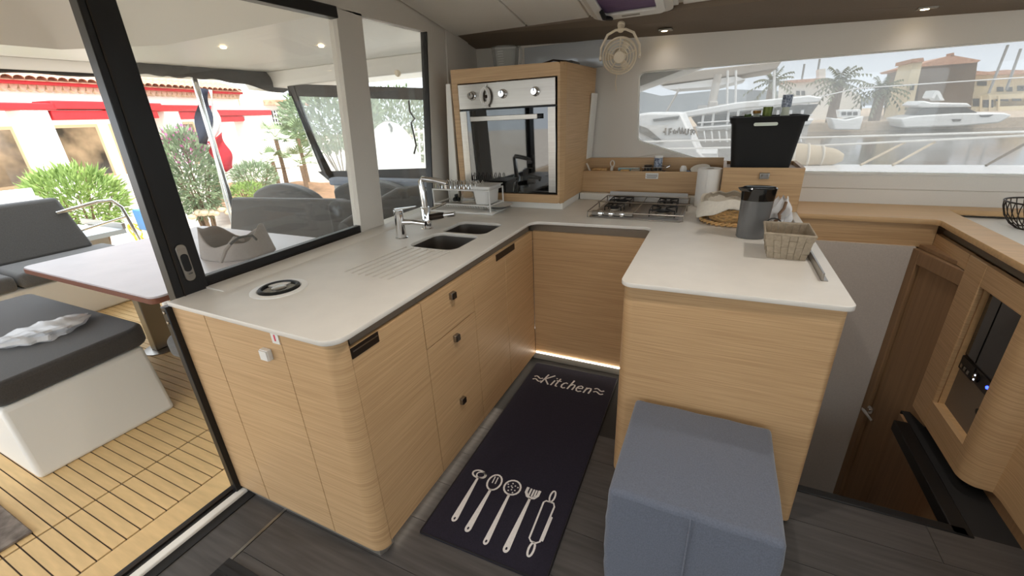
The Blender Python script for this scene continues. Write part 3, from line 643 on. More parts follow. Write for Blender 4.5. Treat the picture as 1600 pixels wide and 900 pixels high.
bottle(.165, 3.0, 1.15, .30, PALEG, CORKG, .016, 'clear bottle with a gold cap in the black tub', .017)
bottle(.212, 2.92, 1.15, .318, GREENG, mat('olive_foil', (92, 104, 34), .35, metal=.3), .055, 'olive green foil topped bottle near the middle of the tub', .019)
bottle(.30, 2.95, 1.15, .375, PALEG, BLUEL, .062, 'tallest bottle of the tub with a blue patterned capsule', .019)
# ------------------------------------------------------------------ paper towel, bread basket, jug, bag, woven basket, rail
pt = thing('paper_towel', 'upright white paper towel roll in front of the trough', 'paper towel', (-.035, 2.83, T))
MB().lathe([(.021, .001), (.066, .001), (.068, .01), (.068, .218), (.066, .225), (.024, .225), (.021, .215)], (-.04, 2.835, T), 36, cap=False).build('roll', PAPER, pt)
MB().lathe([(.019, .002), (.021, .002), (.021, .224), (.019, .224)], (-.04, 2.835, T), 24, cap=False).build('core', LINENT, pt)
MB().grid(lambda a, b: (-.04+(.069+.004*a)*math.cos(-1.2-a*.5), 2.835+(.069+.004*a)*math.sin(-1.2-a*.5), T+.002+b*.22), 6, 2).build('loose_sheet', PAPER, pt, fix=False)
bb = thing('bread_basket', 'round wicker bread basket lined with a cream cloth', 'basket', (.09, 2.45, T))
bcx, bcy = .095, 2.45
wk_ = MB()
for k_ in range(8):
    z = T+.008+k_*.0105; r = .078+.040*(k_/7.)**.8
    wk_.tube([(bcx+r*1.15*math.cos(a), bcy+r*math.sin(a), z+.003*math.sin(a*14+k_*PI)) for a in [i*2*PI/56 for i in range(56)]], .0062, 6, closed=True)
for a in [i*2*PI/22 for i in range(22)]: wk_.tube([(bcx+.076*1.15*math.cos(a), bcy+.076*math.sin(a), T+.004), (bcx+.12*1.15*math.cos(a), bcy+.12*math.sin(a), T+.09)], .004, 5)
wk_.build('wicker_bowl', WICKER, bb)
rim = MB()
for ph in (0, PI): rim.tube([(bcx+(.124+.006*math.cos(a*16+ph))*1.15*math.cos(a), bcy+(.124+.006*math.cos(a*16+ph))*math.sin(a), T+.012+.006*math.sin(a*16+ph)) for a in [i*2*PI/96 for i in range(96)]], .0055, 6, closed=True)
rim.build('plaited_foot', WICKER, bb)
def cloth(a, b):
    t = a*2*PI; r = .05+.085*min(b*1.6, 1); z = T+.03+.095*min(b*1.6, 1)+.012*math.sin(3*t+.5)+.006*math.sin(7*t)
    if b > .62: q = (b-.62)/.38; r += .014*q; z -= (.045+.04*max(0, math.sin(t*1.5+2.6)))*q
    return (bcx+r*1.15*math.cos(t), bcy+r*math.sin(t), z)
co = MB().grid(cloth, 48, 12, True).build('lining_cloth', LINEN, bb, fix=False); co.modifiers.new('solid', 'SOLIDIFY').thickness = .003
def fold(a, b):
    t = a*PI*1.1+.15; r = .118+.012*math.sin(b*PI); z = T+.11+.032*b+.006*math.sin(9*t)
    return (bcx+r*1.15*math.cos(t)*(1-.15*b), bcy+r*math.sin(t)*(1-.15*b), z)
co = MB().grid(fold, 30, 6).build('cloth_fold', LINENT, bb, fix=False); co.modifiers.new('solid', 'SOLIDIFY').thickness = .004
pj = thing('water_jug', 'tall grey jug with glossy black lid standing in front of the bread basket', 'jug', (.175, 2.16, T))
def jug(prof, name, ma, par, cap=True):
    vs = []; fs = []; n = 36
    for r, z in prof:
        for k_ in range(n):
            a = k_*2*PI/n; vs.append((.172+.006*(z/.25)+r*1.06*math.cos(a), 2.165+r*.78*math.sin(a), T+z))
    fs = [(i*n+k_, i*n+(k_+1) % n, (i+1)*n+(k_+1) % n, (i+1)*n+k_) for i in range(len(prof)-1) for k_ in range(n)]
    if cap: fs += [tuple(range(n))[::-1], tuple(range((len(prof)-1)*n, len(prof)*n))]
    return MB().add(vs, fs).build(name, ma, par)
jb = jug([(.053, .001), (.0565, .006), (.058, .06), (.0605, .13), (.062, .178)], 'body', PITCH_M, pj)
jl = jug([(.0622, .172), (.063, .177), (.066, .216), (.067, .224), (.06, .229), (.05, .226)], 'lid', PITCH_L, pj)
MB().tube([(.19, 2.21, T+.21), (.20, 2.24, T+.20), (.20, 2.245, T+.11), (.188, 2.208, T+.08)], .009, 8).build('handle', PITCH_L, pj)
MB().hexa([(.10, 2.13, T+.215), (.14, 2.10, T+.215), (.15, 2.13, T+.215), (.12, 2.15, T+.215)], [(.088, 2.12, T+.232), (.125, 2.085, T+.232), (.15, 2.12, T+.232), (.12, 2.15, T+.232)]).build('spout', PITCH_L, jl, bevel=.003)
pbg = thing('clear_bag', 'crumpled clear plastic bag with brown ties behind the woven basket', 'bag', (.29, 2.33, T))
rnd = random.Random(5)
def bagf(a, b):
    t = a*2*PI; r = (.05+.012*math.sin(3*t+b*5)+.008*math.sin(7*t-b*9))*(1-.55*b**3)
    return (.285+r*math.cos(t)*.9+.012*b, 2.34+r*math.sin(t)*1.3, T+.003+.15*b+.008*math.sin(5*t)*b)
MB().grid(bagf, 30, 14, True).build('film', BAGP, pbg, fix=False)
MB().rbox(.262, .315, 2.30, 2.37, T+.002, T+.085, .012).build('contents', LINENT, pbg)
MB().tube([(.30, 2.262, T+.15), (.295, 2.255, T+.12), (.28, 2.25, T+.095), (.285, 2.245, T+.075), (.268, 2.25, T+.06)], .007, 7).build('brown_tie', mat('tie_brown', (120, 92, 70), .6), pbg)
MB().tube([(.25+.03*math.cos(a), 2.12+.0*a, T+.075+.028*math.sin(a)) for a in [i*PI/8 for i in range(9)]], .0028, 6).build('cord', BLACKP, pbg)
wb_ = thing('woven_basket', 'small rectangular taupe woven strap basket near the peninsula end', 'basket', (.285, 1.94, T))
BX0, BX1, BY0, BY1 = .222, .348, 1.865, 2.03
def bwall(p0, p1, q0, q1, cols, rows, nin):
    """grid of interlaced straps on one slanted side; p=bottom, q=top"""
    p0, p1, q0, q1, nin = map(Vector, (p0, p1, q0, q1, nin))
    for r in range(rows):
        for c_ in range(cols):
            o = .0022 if (r+c_) % 2 else 0
            def P(u, v): return p0.lerp(p1, u).lerp(q0.lerp(q1, u), v)
            u0, u1, v0, v1 = c_/cols, (c_+1)/cols, r/rows, (r+1)/rows; e = .012
            u0 += e/cols*4*.3; u1 -= e/cols*4*.3
            b_ = [P(u0, v0)+nin*.004, P(u1, v0)+nin*.004, P(u1, v0)-nin*o, P(u0, v0)-nin*o]; t_ = [P(u0, v1)+nin*.004, P(u1, v1)+nin*.004, P(u1, v1)-nin*o, P(u0, v1)-nin*o]
            o_ = MB().hexa(b_, t_).build('strap', WOVEN, wb_, bevel=.0008)
Zt = 1.022; fx = .016; fy = .012
b00, b10, b11, b01 = (BX0, BY0, T), (BX1, BY0, T), (BX1, BY1, T), (BX0, BY1, T)
t00, t10, t11, t01 = (BX0-fx-.008, BY0-fy, Zt), (BX1+fx, BY0-fy, Zt-.004), (BX1+fx, BY1+fy, Zt), (BX0-fx, BY1+fy, Zt)
bwall(b00, b10, t00, t10, 6, 4, (0, 1, 0)); bwall(b11, b01, t11, t01, 6, 4, (0, -1, 0)); bwall(b10, b11, t10, t11, 6, 4, (-1, 0, 0)); bwall(b01, b00, t01, t00, 6, 4, (1, 0, 0))
MB().box(BX0+.002, BX1-.002, BY0+.002, BY1-.002, T, T+.004).build('base', WOVEN, wb_)
MB().tube([t00, t10, t11, t01], .0055, 6, closed=True).build('rim', WOVEN, wb_)
rl = thing('counter_rail', 'low metal fiddle rail on the worktop beside the woven basket', 'rail', (.365, 2.1, T))
MB().box(.365, .372, 1.648, 2.55, T, T+.028).build('upright', STEEL, rl, bevel=.001); MB().box(.365, .385, 1.648, 2.55, T, T+.003).build('foot', STEEL, rl)
# ------------------------------------------------------------------ taps
t1 = thing('mixer_tap', 'short chrome mixer tap at the near end of the sink', 'tap', (-1.45, 1.685, T))
MB().lathe([(.032, 0), (.032, .004), (.024, .007), (.0235, .125), (.0235, .128), (.024, .13), (.024, .146), (0, .147)], (-1.45, 1.685, T), 28).build('body', CHROME, t1)
MB().tube([(-1.44, 1.69, T+.085), (-1.38, 1.70, T+.087), (-1.305, 1.71, T+.08)], [.017, .014, .013], 12).build('spout', CHROME, t1)
MB().lathe([(.008, 0), (.009, -.016), (0, -.016)], (-1.315, 1.709, T+.072), 14).build('nozzle', CHROME, t1)
MB().hexa([(-1.47, 1.675, T+.147), (-1.45, 1.665, T+.147), (-1.365, 1.72, T+.158), (-1.37, 1.735, T+.158)], [(-1.47, 1.675, T+.156), (-1.45, 1.665, T+.156), (-1.365, 1.72, T+.163), (-1.37, 1.735, T+.163)]).build('lever', CHROME, t1, bevel=.002)
t2 = thing('kitchen_tap', 'tall chrome kitchen tap with folded spout beside the dish rack', 'tap', (-1.437, 1.894, T))
MB().lathe([(.034, 0), (.034, .004), (.027, .007), (.0265, .118), (.024, .122), (0, .122)], (-1.437, 1.894, T), 28).build('body', CHROME, t2)
MB().tube([(-1.437, 1.894, T+.11), (-1.443, 1.896, T+.2), (-1.448, 1.898, T+.262), (-1.438, 1.90, T+.272), (-1.36, 1.92, T+.262), (-1.30, 1.93, T+.247)], [.017, .0165, .016, .016, .015, .013], 14).build('spout', CHROME, t2)
MB().lathe([(.014, 0), (.013, -.02), (0, -.02)], (-1.303, 1.929, T+.24), 14).build('nozzle', CHROME, t2)
MB().tube([(-1.42, 1.90, T+.062), (-1.35, 1.915, T+.074), (-1.33, 1.918, T+.077)], [.018, .018, .015], 12).build('side_arm', DARKMET, t2)
MB().tube([(-1.335, 1.917, T+.076), (-1.27, 1.93, T+.084)], [.015, .014], 12).build('grip', CHROME, t2)
MB().tube([(-1.42, 1.92, T+.105), (-1.37, 2.0, T+.125)], [.008, .006], 8).build('lever', CHROME, t2)
# ------------------------------------------------------------------ dish rack
dk = thing('dish_rack', 'two tier white wire dish rack on a tray beside the oven', 'dish rack', (-1.46, 2.4, T))
MB().rbox(-1.69, -1.225, 2.275, 2.505, T, T+.014, .006).build('drip_tray', WHITEP, dk)
fr_ = MB()
X_0, X_1, Y_0, Y_1 = -1.665, -1.25, 2.30, 2.485
for z in (T+.052, T+.145):
    fr_.tube([(X_0, Y_0, z), (X_1, Y_0, z), (X_1, Y_1, z), (X_0, Y_1, z)], .005, 7, closed=True)
for x in (X_0, X_1):
    for y in (Y_0, Y_1): fr_.tube([(x, y, T+.013), (x, y, T+.15)], .005, 7)
fr_.build('frame', WHITEP, dk)
wm = MB()
for i in range(21): x = X_0+.02+i*(X_1-X_0-.04)/20; wm.tube([(x, Y_0, T+.052), (x, Y_0+.01, T+.035), (x, Y_1-.01, T+.035), (x, Y_1, T+.052)], .0022, 5)
wm.build('lower_wires', WHITEP, dk)
for i in range(10):
    x = X_0+.02+i*.033
    for dx in (0,): MB().tube([(x, Y_0+.01, T+.145), (x, Y_0+.012, T+.192), (x+.006, Y_0+.013, T+.201), (x+.013, Y_0+.012, T+.192), (x+.013, Y_0+.01, T+.145)], .0028, 6).build('plate_loop', CHROME, dk)
    MB().tube([(x, Y_0+.09, T+.145), (x, Y_0+.092, T+.185), (x+.006, Y_0+.093, T+.194), (x+.013, Y_0+.092, T+.185), (x+.013, Y_0+.09, T+.145)], .0028, 6).build('plate_loop', CHROME, dk)
cb = thing('cutlery_holder', 'white plastic cutlery holder hanging on the dish rack corner', 'holder', (-1.31, 2.39, 1.0))
def ring(x0, x1, y0, y1, r): return rrect(x0, x1, y0, y1, r, 4)
mb = MB(); L_ = [(ring(-1.365, -1.272, 2.315, 2.465, .02), T+.057), (ring(-1.375, -1.262, 2.308, 2.472, .02), T+.15), (ring(-1.383, -1.248, 2.296, 2.478, .022), T+.153), (ring(-1.383, -1.248, 2.296, 2.478, .022), T+.166), (ring(-1.373, -1.264, 2.310, 2.47, .02), T+.166), (ring(-1.362, -1.275, 2.317, 2.463, .02), T+.062)]
n = len(L_[0][0]); vs = [(p[0], p[1], z) for L, z in L_ for p in L]
mb.add(vs, [(i*n+k_, i*n+(k_+1) % n, (i+1)*n+(k_+1) % n, (i+1)*n+k_) for i in range(len(L_)-1) for k_ in range(n)]+[tuple(range(n))[::-1], tuple(range((len(L_)-1)*n, len(L_)*n))]); mb.build('body', WHITEP, cb)
MB().box(-1.39, -1.24, 2.30, 2.475, T+.166, T+.170).build('cover', WHITEP, cb, bevel=.0015)
mg = thing('glass_mug', 'upturned grey glass jug drying on the lower tier of the rack', 'jug', (-1.47, 2.39, T+.056))
MB().lathe([(.052, 0), (.048, .04), (.038, .075), (.036, .082), (0, .082)], (-1.455, 2.39, T+.0555), 24).build('glass', CLEARP, mg); MB().tube([(-1.408, 2.38, T+.065), (-1.39, 2.375, T+.08), (-1.395, 2.376, T+.11), (-1.416, 2.38, T+.125)], .005, 7).build('handle', CLEARP, mg)
bp_ = thing('black_stopper', 'small black sink stopper lying on the lower tier of the rack', 'stopper', (-1.56, 2.41, T+.056))
MB().lathe([(.026, 0), (.027, .012), (.02, .02), (.012, .024), (.012, .04), (0, .042)], (-1.56, 2.41, T+.0555), 18).build('plug', BLACKP, bp_); MB().tube([(-1.56, 2.41, T+.095), (-1.545, 2.40, T+.1), (-1.53, 2.39, T+.07), (-1.525, 2.38, T+.058)], .004, 6).build('chain', BLACKP, bp_)
for i in range(2): tag(MB().lathe([(0, .0), (.03, 0), (.075, .012), (.078, .014), (.03, .004), (0, .004)], (-1.235, 2.39+.02*i, T+.015+i*.013), 28).build('saucer', WHITEP), ('lower' if not i else 'upper')+' white saucer on the drip tray beside the cutlery holder', 'saucer')
# ------------------------------------------------------------------ right hand shelf and cabinet
sh = plate('side_shelf', [fillet([(.428, 2.74), (1.02, 2.735, .03), (1.02, 1.0), (2.3, 1.0), (2.3, 3.105), (.428, 3.105)], 5), [(1.14, 1.1), (2.2, 1.1), (2.2, 3.0), (1.14, 3.0)]], .893, T, OAKT, bev=.002)
tag(sh, 'oak shelf below the long window turning along the instrument cabinet', 'shelf')
MB().box(.428, 1.03, 2.755, 2.775, .772, .893).build('front_board', OAK, sh); MB().box(.428, .44, 2.775, 3.1, .772, .893).build('end_board', OAK, sh)
MB().box(1.13, 2.21, 1.09, 3.01, .862, .882).build('inset_panel', WHITE, sh)
ic = thing('instrument_cabinet', 'oak cabinet with a recessed niche of electronics at the edge of the photo', 'cabinet', (1.2, 2.1, 0))
prof_ = fillet([(1.03, 1.955), (1.03, 1.90, .05), (1.125, 1.86, .05), (1.125, 1.0), (1.16, 1.0), (1.16, 1.9), (1.08, 1.955)], 5)
prof_ = [(1.03, 1.955)]+arc(1.10, 1.93, .07, 180, 245, 8)+[(1.118, 1.86), (1.125, 1.82), (1.125, 1.0), (1.20, 1.0), (1.20, 1.955)]
MB().prism(prof_, 'z', .055, .846).build('curved_panel', OAK, ic, angle=30)
MB().box(1.03, 1.05, 1.957, 2.25, .757, .846).build('top_rail', OAK, ic); MB().box(1.03, 1.05, 1.957, 2.25, .055, .18).build('bottom_rail', OAK, ic)
MB().box(1.03, 1.05, 2.252, 2.40, .05, .846).build('end_panel', OAK, ic, bevel=.004); MB().box(1.03, 1.05, 2.402, 2.75, .775, .846).build('upper_panel', OAK, ic)
MB().box(1.06, 1.09, 1.0, 2.76, .846, .8925).build('shadow_rail', GAP, ic)
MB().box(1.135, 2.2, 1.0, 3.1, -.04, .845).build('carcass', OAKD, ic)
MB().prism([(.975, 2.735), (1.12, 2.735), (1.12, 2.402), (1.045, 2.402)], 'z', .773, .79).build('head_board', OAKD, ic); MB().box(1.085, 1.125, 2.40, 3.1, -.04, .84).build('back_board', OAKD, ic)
nb = MB(); nb.box(1.05, 1.085, 1.945, 1.957, .168, .769); nb.box(1.05, 1.085, 2.25, 2.262, .168, .769); nb.box(1.05, 1.085, 1.957, 2.25, .168, .18); nb.box(1.05, 1.085, 1.957, 2.25, .757, .769)
nb.build('niche_lining', OAKT, ic); MB().box(1.072, 1.09, 1.957, 2.25, .18, .757).build('niche_back', TAUPE, ic)
MB().box(1.085, 1.18, 2.262, 2.40, .05, .84).build('side_board', OAKD, ic)
MB().box(1.075, 1.095, 1.94, 2.40, -.002, .055).build('kick', BLACKP, ic); MB().box(1.15, 1.17, 1.0, 1.94, -.002, .055).build('kick', BLACKP, ic)
dsp = thing('display_screen', 'dark switched off display panel in the upper niche of the instrument cabinet', 'screen', (1.07, 2.1, .46))
MB().box(1.060, 1.072, 1.975, 2.232, .452, .75).build('bezel', BLACKP, dsp, bevel=.004); MB().box(1.057, 1.060, 2.14, 2.222, .462, .742).build('screen', SMOKE, dsp); MB().box(1.057, 1.060, 1.985, 2.13, .462, .742).build('screen', SMOKE, dsp)
swp = thing('switch_panel', 'black switch panel with lit dials and a blue light below the display', 'switch panel', (1.07, 2.1, .40))
MB().box(1.062, 1.072, 1.965, 2.236, .385, .447).build('plate', DARKMET, swp, bevel=.002)
pl_ = MB().box(1.058, 1.062, 2.125, 2.234, .385, .445).build('button_block', BLACKP, swp)
for i in range(3): MB().box(1.055, 1.058, 2.205-i*.028, 2.22-i*.028, .395, .412).build('button', STEEL, pl_, bevel=.001)
dl_ = MB().lathe([(.02, 0), (.02, .006), (.016, .008), (0, .008)], (1.062, 2.10, .415), 18, axis=(-1, 0, 0)).build('dial', SMOKE, swp)
for z in (.405, .425): MB().lathe([(.004, 0), (.003, .002), (0, .002)], (1.054, 2.10, z), 10, axis=(-1, 0, 0)).build('lamp_dot', WHITELED, dl_)
MB().lathe([(.007, 0), (.006, .004), (0, .005)], (1.062, 2.02, .42), 12, axis=(-1, 0, 0)).build('blue_lamp', BLUELED, swp)
tag(MB().lathe([(.012, 0), (.012, .005), (.007, .007), (0, .006)], (1.072, 2.03, .30), 16, axis=(-1, 0, 0)).build('socket', BLACKP), 'small round black socket low in the niche', 'socket')
fb = thing('wire_fruit_basket', 'dark wire fruit basket on the white inset of the oak shelf', 'basket', (1.36, 2.72, .882))
wm = MB(); bx_, by_ = 1.375, 2.80
prf = [(.05, .002), (.075, .02), (.10, .055), (.115, .10), (.118, .125)]
for a in [i*2*PI/26 for i in range(26)]: wm.tube([(bx_+r*math.cos(a+z*1.5), by_+r*math.sin(a+z*1.5), .882+z) for r, z in prf], .0022, 5)
wm.build('ribs', DARKMET, fb)
MB().tube([(bx_+.118*math.cos(a), by_+.118*math.sin(a), 1.008) for a in [i*2*PI/40 for i in range(40)]], .004, 6, closed=True).build('rim', DARKMET, fb)
MB().tube([(bx_+.05*math.cos(a), by_+.05*math.sin(a), .8855) for a in [i*2*PI/30 for i in range(30)]], .0035, 6, closed=True).build('foot_ring', DARKMET, fb)
# ------------------------------------------------------------------ pouf
pf = thing('pouf', 'square blue grey fabric pouf in front of the peninsula', 'pouf', (.05, 1.19, 0))
def poufmesh(x0, x1, y0, y1, z0, z1):
    bm = bmesh.new(); bmesh.ops.create_cube(bm, size=1); bmesh.ops.subdivide_edges(bm, edges=bm.edges[:], cuts=9, use_grid_fill=True)
    for v in bm.verts:
        c_ = v.co*2; bul = .012*(1-c_.x**2)*(1-c_.y**2)*(1 if c_.z > .99 else 0)
        side = .010*(1-c_.z**2)
        p = Vector((x0+(v.co.x+.5)*(x1-x0), y0+(v.co.y+.5)*(y1-y0), z0+(v.co.z+.5)*(z1-z0)))
        p.z += bul+.002*math.sin(9*c_.x+5*c_.y)
        if abs(c_.x) > .99: p.x += side*c_.x*.6+.0015*math.sin(12*c_.z)
        if abs(c_.y) > .99: p.y += side*c_.y*.6
        v.co = p
    return MB().bm(bm)
pb = poufmesh(-.178, .282, .955, 1.43, .022, .44); o = pb.build('upholstery', BLUEGREY, pf, bevel=.016, angle=60, seg=3)
MB().box(-.16, .265, .975, 1.41, 0, .022).build('base', BLACKP, pf)
sm = MB()
sm.tube([(.052, .947, .03), (.052, .945, .2), (.052, .946, .41), (.052, .965, .441)], .0022, 5); sm.build('centre_seam', BLUEGREY, pf)
# ------------------------------------------------------------------ kitchen mat with print
O_ = Vector((-.878, .869, 0)); ex = Vector((.9998, .021, 0)); ey = Vector((-.021, .9998, 0))
def mp_(x, y, z=0): p = O_+ex*x+ey*y; return (p.x, p.y, z)
km = thing('kitchen_mat', 'dark navy kitchen mat printed with the word Kitchen and white utensils', 'mat', O_[:])
MW, ML = .522, 1.288
MB().add([mp_(x, y, z) for z in (.001, .008) for x, y in rrect(0, MW, 0, ML, .008, 3)], [tuple(range(16))[::-1], tuple(range(16, 32))]+[(i, (i+1) % 16, 16+(i+1) % 16, 16+i) for i in range(16)]).build('pile', MATF, km)
MB().tube([mp_(x, y, .006) for x, y in rrect(.003, MW-.003, .003, ML-.003, .008, 3)], .0035, 6, closed=True).build('bound_edge', BLACKP, km)
PZ = .0088
def stroke(mb, pts, w=.009, closed=False):
    # smooth the stroke a little
    mb.ribbon(pts, w, PZ, lambda x, y, z: mp_(x, y, z), closed); return mb
def circ(cx, cy, rx, ry, n=18, a0=0, a1=360): return [(cx+rx*math.cos(math.radians(a0+(a1-a0)*i/n)), cy+ry*math.sin(math.radians(a0+(a1-a0)*i/n))) for i in range(n+(0 if a1-a0 == 360 else 1))]
bx, by, H = .098, 1.085, .095     # text origin, baseline, cap height
def tx(l): return [(bx+x*.094+y*.012, by+y*H-x*.0022*1.0) for x, y in l]
letters = [
    [[(.05, 0), (.12, 1.02)], [(.55, 1.05), (.12, .48), (.10, .42)], [(.16, .46), (.55, .0)]],
    [[(.72, 0), (.76, .56)], [(.785, .76), (.80, .84)]],
    [[(1.02, .86), (.98, .2), (1.02, .03), (1.14, .02)], [(.86, .58), (1.18, .60)]],
    [[(1.62, .50), (1.52, .58), (1.40, .48), (1.34, .26), (1.40, .05), (1.52, .0), (1.64, .08)]],
    [[(1.80, 0), (1.87, .98)], [(1.83, .38), (1.95, .55), (2.08, .54), (2.12, .40), (2.10, .02)]],
    [[(2.30, .32), (2.62, .36), (2.60, .52), (2.48, .60), (2.34, .50), (2.29, .26), (2.36, .05), (2.50, .0), (2.66, .10)]],
    [[(2.82, 0), (2.86, .57)], [(2.85, .38), (2.97, .56), (3.10, .55), (3.14, .40), (3.12, .02)]]]
names = 'K i t c h e n'.split()
for L in letters:
    mb = MB()
    for s_ in L: stroke(mb, tx(s_), .0095)
    mb.build('letter', PRINT, km, fix=False)
for x0 in (.045, .415):
    for dy in (0, .030): stroke(MB(), [(x0+i*.0062, by+.020+dy+.009*math.sin(i*2*PI/9)) for i in range(10)], .0085).build('wave_mark', PRINT, km, fix=False)
def handle(mb, x0, y0, x1, y1, w0, w1):
    stroke(mb, [(x0, y0), ((x0+x1)/2, (y0+y1)/2), (x1, y1)], [w0, (w0+w1)/2, w1])
    mb.add([mp_(x1+w1/2*math.cos(a*PI/8), y1+w1*.7*math.sin(a*PI/8), PZ+.0002) for a in range(16)], [tuple(range(16))])
# ladle
mb = MB(); stroke(mb, circ(.085, .338, .030, .020), .008, True); stroke(mb, circ(.098, .336, .022, .017), .006, True); handle(mb, .090, .315, .100, .105, .010, .026); mb.build('ladle_print', PRINT, km, fix=False)
mb = MB(); stroke(mb, circ(.170, .322, .030, .042), .008, True)
for dx in (-.010, .004): stroke(mb, [(.170+dx, .352), (.172+dx, .315)], .005)
handle(mb, .171, .282, .172, .085, .011, .026); mb.build('slotted_spoon_print', PRINT, km, fix=False)
mb = MB(); stroke(mb, circ(.254, .325, .036, .038), .008, True)
for i in range(11):
    a = i*2.4; r = .0085*math.sqrt(i); stroke(mb, [(.254+r*math.cos(a)-.003, .325+r*math.sin(a)), (.254+r*math.cos(a)+.003, .325+r*math.sin(a))], .006)
handle(mb, .256, .288, .262, .062, .010, .022); mb.build('skimmer_print', PRINT, km, fix=False)
mb = MB(); stroke(mb, [(.318, .352), (.318, .325), (.330, .308), (.345, .303), (.360, .308), (.371, .325), (.371, .352)], .012)
for dx in (.334, .347, .358): stroke(mb, [(dx, .350), (dx, .312)], .0075)
handle(mb, .345, .303, .345, .065, .010, .026); mb.build('fork_print', PRINT, km, fix=False)
mb = MB(); stroke(mb, [(.412, .315), (.404, .305), (.408, .135), (.418, .125), (.438, .125), (.450, .135), (.452, .300), (.444, .315)], .007, True)
stroke(mb, [(.452, .250), (.458, .25), (.457, .14)], .008); stroke(mb, circ(.429, .345, .010, .028), .007, True); stroke(mb, circ(.431, .095, .010, .028), .008, True); mb.build('rolling_pin_print', PRINT, km, fix=False)
for x, y in ((.1, .108), (.172, .09), (.262, .068), (.345, .07)): MB().add([mp_(x+.0042*math.cos(a*PI/5), y-.006+.0065*math.sin(a*PI/5), PZ+.0006) for a in range(10)], [tuple(range(10))]).build('hole_print', MATF, km, fix=False)
# dark door mat at the frame edge
dmt = thing('door_mat', 'dark ribbed door mat at the bottom edge near the sliding door', 'mat', (-1.3, .1, 0))
MB().box(-1.472, -.95, -.35, .50, .001, .010).build('base', RUBBER, dmt, bevel=.002)
rb = MB()
for i in range(24): rb.box(-1.465, -.957, -.34+i*.0345, -.32+i*.0345, .010, .014)
stuff(rb.build('ribs', RUBBER, dmt))
# ------------------------------------------------------------------ fan
fn = thing('cabin_fan', 'cream bracket fan mounted above the long window', 'fan', (-.66, 3.05, 1.82))
fc = aty(968, 88, 2.90); fa = Vector((.12, -1, -.28)).normalized(); fxv = Vector((0, 0, 1)).cross(fa).normalized()*-1; fyv = fa.cross(fxv).normalized()*-1
if fyv.z < 0: fyv = -fyv
def F(x, y, d): return fc+fxv*x+fyv*y+fa*d
gm = MB()
for r, d in ((.098, .0), (.099, -.022), (.082, .014), (.066, .022), (.05, .026), (.09, -.04)): gm.tube([F(r*math.cos(a), r*math.sin(a), d) for a in [i*2*PI/36 for i in range(36)]], .0028 if r < .09 else .004, 6, closed=True)
for i in range(5):
    a = i*2*PI/5+.35; gm.tube([F(.03*math.cos(a), .03*math.sin(a), .028), F(.066*math.cos(a), .066*math.sin(a), .022), F(.098*math.cos(a), .098*math.sin(a), 0), F(.099*math.cos(a), .099*math.sin(a), -.022), F(.05*math.cos(a), .05*math.sin(a), -.055)], .0026, 6)
gm.build('grille', CREAM, fn)
MB().lathe([(.034, -.004), (.034, .004), (.03, .008), (0, .008)], F(0, 0, .024), 24, axis=fa).build('hub_cap', CREAM, fn)
MB().lathe([(.036, -.05), (.04, -.03), (.03, -.01), (0, -.008)], F(0, 0, -.02), 20, axis=fa).build('motor', CREAM, fn)
for i in range(3):
    a = i*2*PI/3; mb = MB(); mb.grid(lambda u, v: F((.02+.068*v)*math.cos(a+(u-.5)*(.75-.2*v)), (.02+.068*v)*math.sin(a+(u-.5)*(.75-.2*v)), -.01+.022*(u-.5)), 5, 5)
    b_ = mb.build('blade', CREAM, fn, fix=False); b_.modifiers.new('solid', 'SOLIDIFY').thickness = .0015
ym = MB(); ym.tube([F(-.115, -.005, -.02), F(-.112, .05, -.02), F(-.075, .115, -.025), F(-.03, .135, -.03), F(.03, .135, -.03), F(.075, .115, -.025), F(.112, .05, -.02), F(.115, -.005, -.02)], .0075, 8); ym.build('yoke', CREAM, fn)
for s_ in (-1, 1): MB().lathe([(.012, 0), (.016, .004), (.016, .014), (0, .016)], F(s_*.108, -.005, -.02), 14, axis=fxv*s_).build('pivot_knob', CREAM, fn)
pm2 = MB(); pm2.lathe([(.018, 0), (.018, .03), (.022, .034), (.022, .05)], F(0, .132, -.028), 16, axis=(fyv*.6-fa*.8)); pm2.build('mount', CREAM, fn)
cbl = MB().tube([F(.02, -.11, -.06), F(.03, -.16, -.085), F(.025, -.22, -.10)], .003, 6).build('cable', CREAM, fn)
# ------------------------------------------------------------------ soffit downlights (lamps that are on), then added fill lamps
def downlight(x, y, z, label, power=.4):
    t = thing('ceiling_downlight', label, 'downlight', (x, y, z), 'square downlights')
    MB().prism(rrect(x-.040, x+.040, y-.028, y+.028, .006, 3), 'z', z-.006, z+.002).build('bezel', STEEL, t, bevel=.0015)
    MB().lathe([(.016, -.007), (.018, -.005), (0, -.0045)], (x-.006, y, z), 16).build('led', LAMPG, t)
    l = bpy.data.objects.new('lamp_light', bpy.data.lights.new('lamp_light', 'SPOT')); C.objects.link(l); l.data.energy = power; l.data.color = (1, .93, .85); l.data.spot_size = math.radians(130); l.data.spot_blend = .8; l.data.shadow_soft_size = .03
    l.location = (x, y, z-.02); l.parent = t; l.matrix_parent_inverse = t.matrix_basis.inverted(); return t
downlight(-.386, 3.05, soz(-.386, 3.05)-.012, 'lit square downlight in the soffit next to the fan')
downlight(.823, 3.05, soz(.823, 3.05)-.012, 'lit square downlight in the soffit above the wide part of the window')
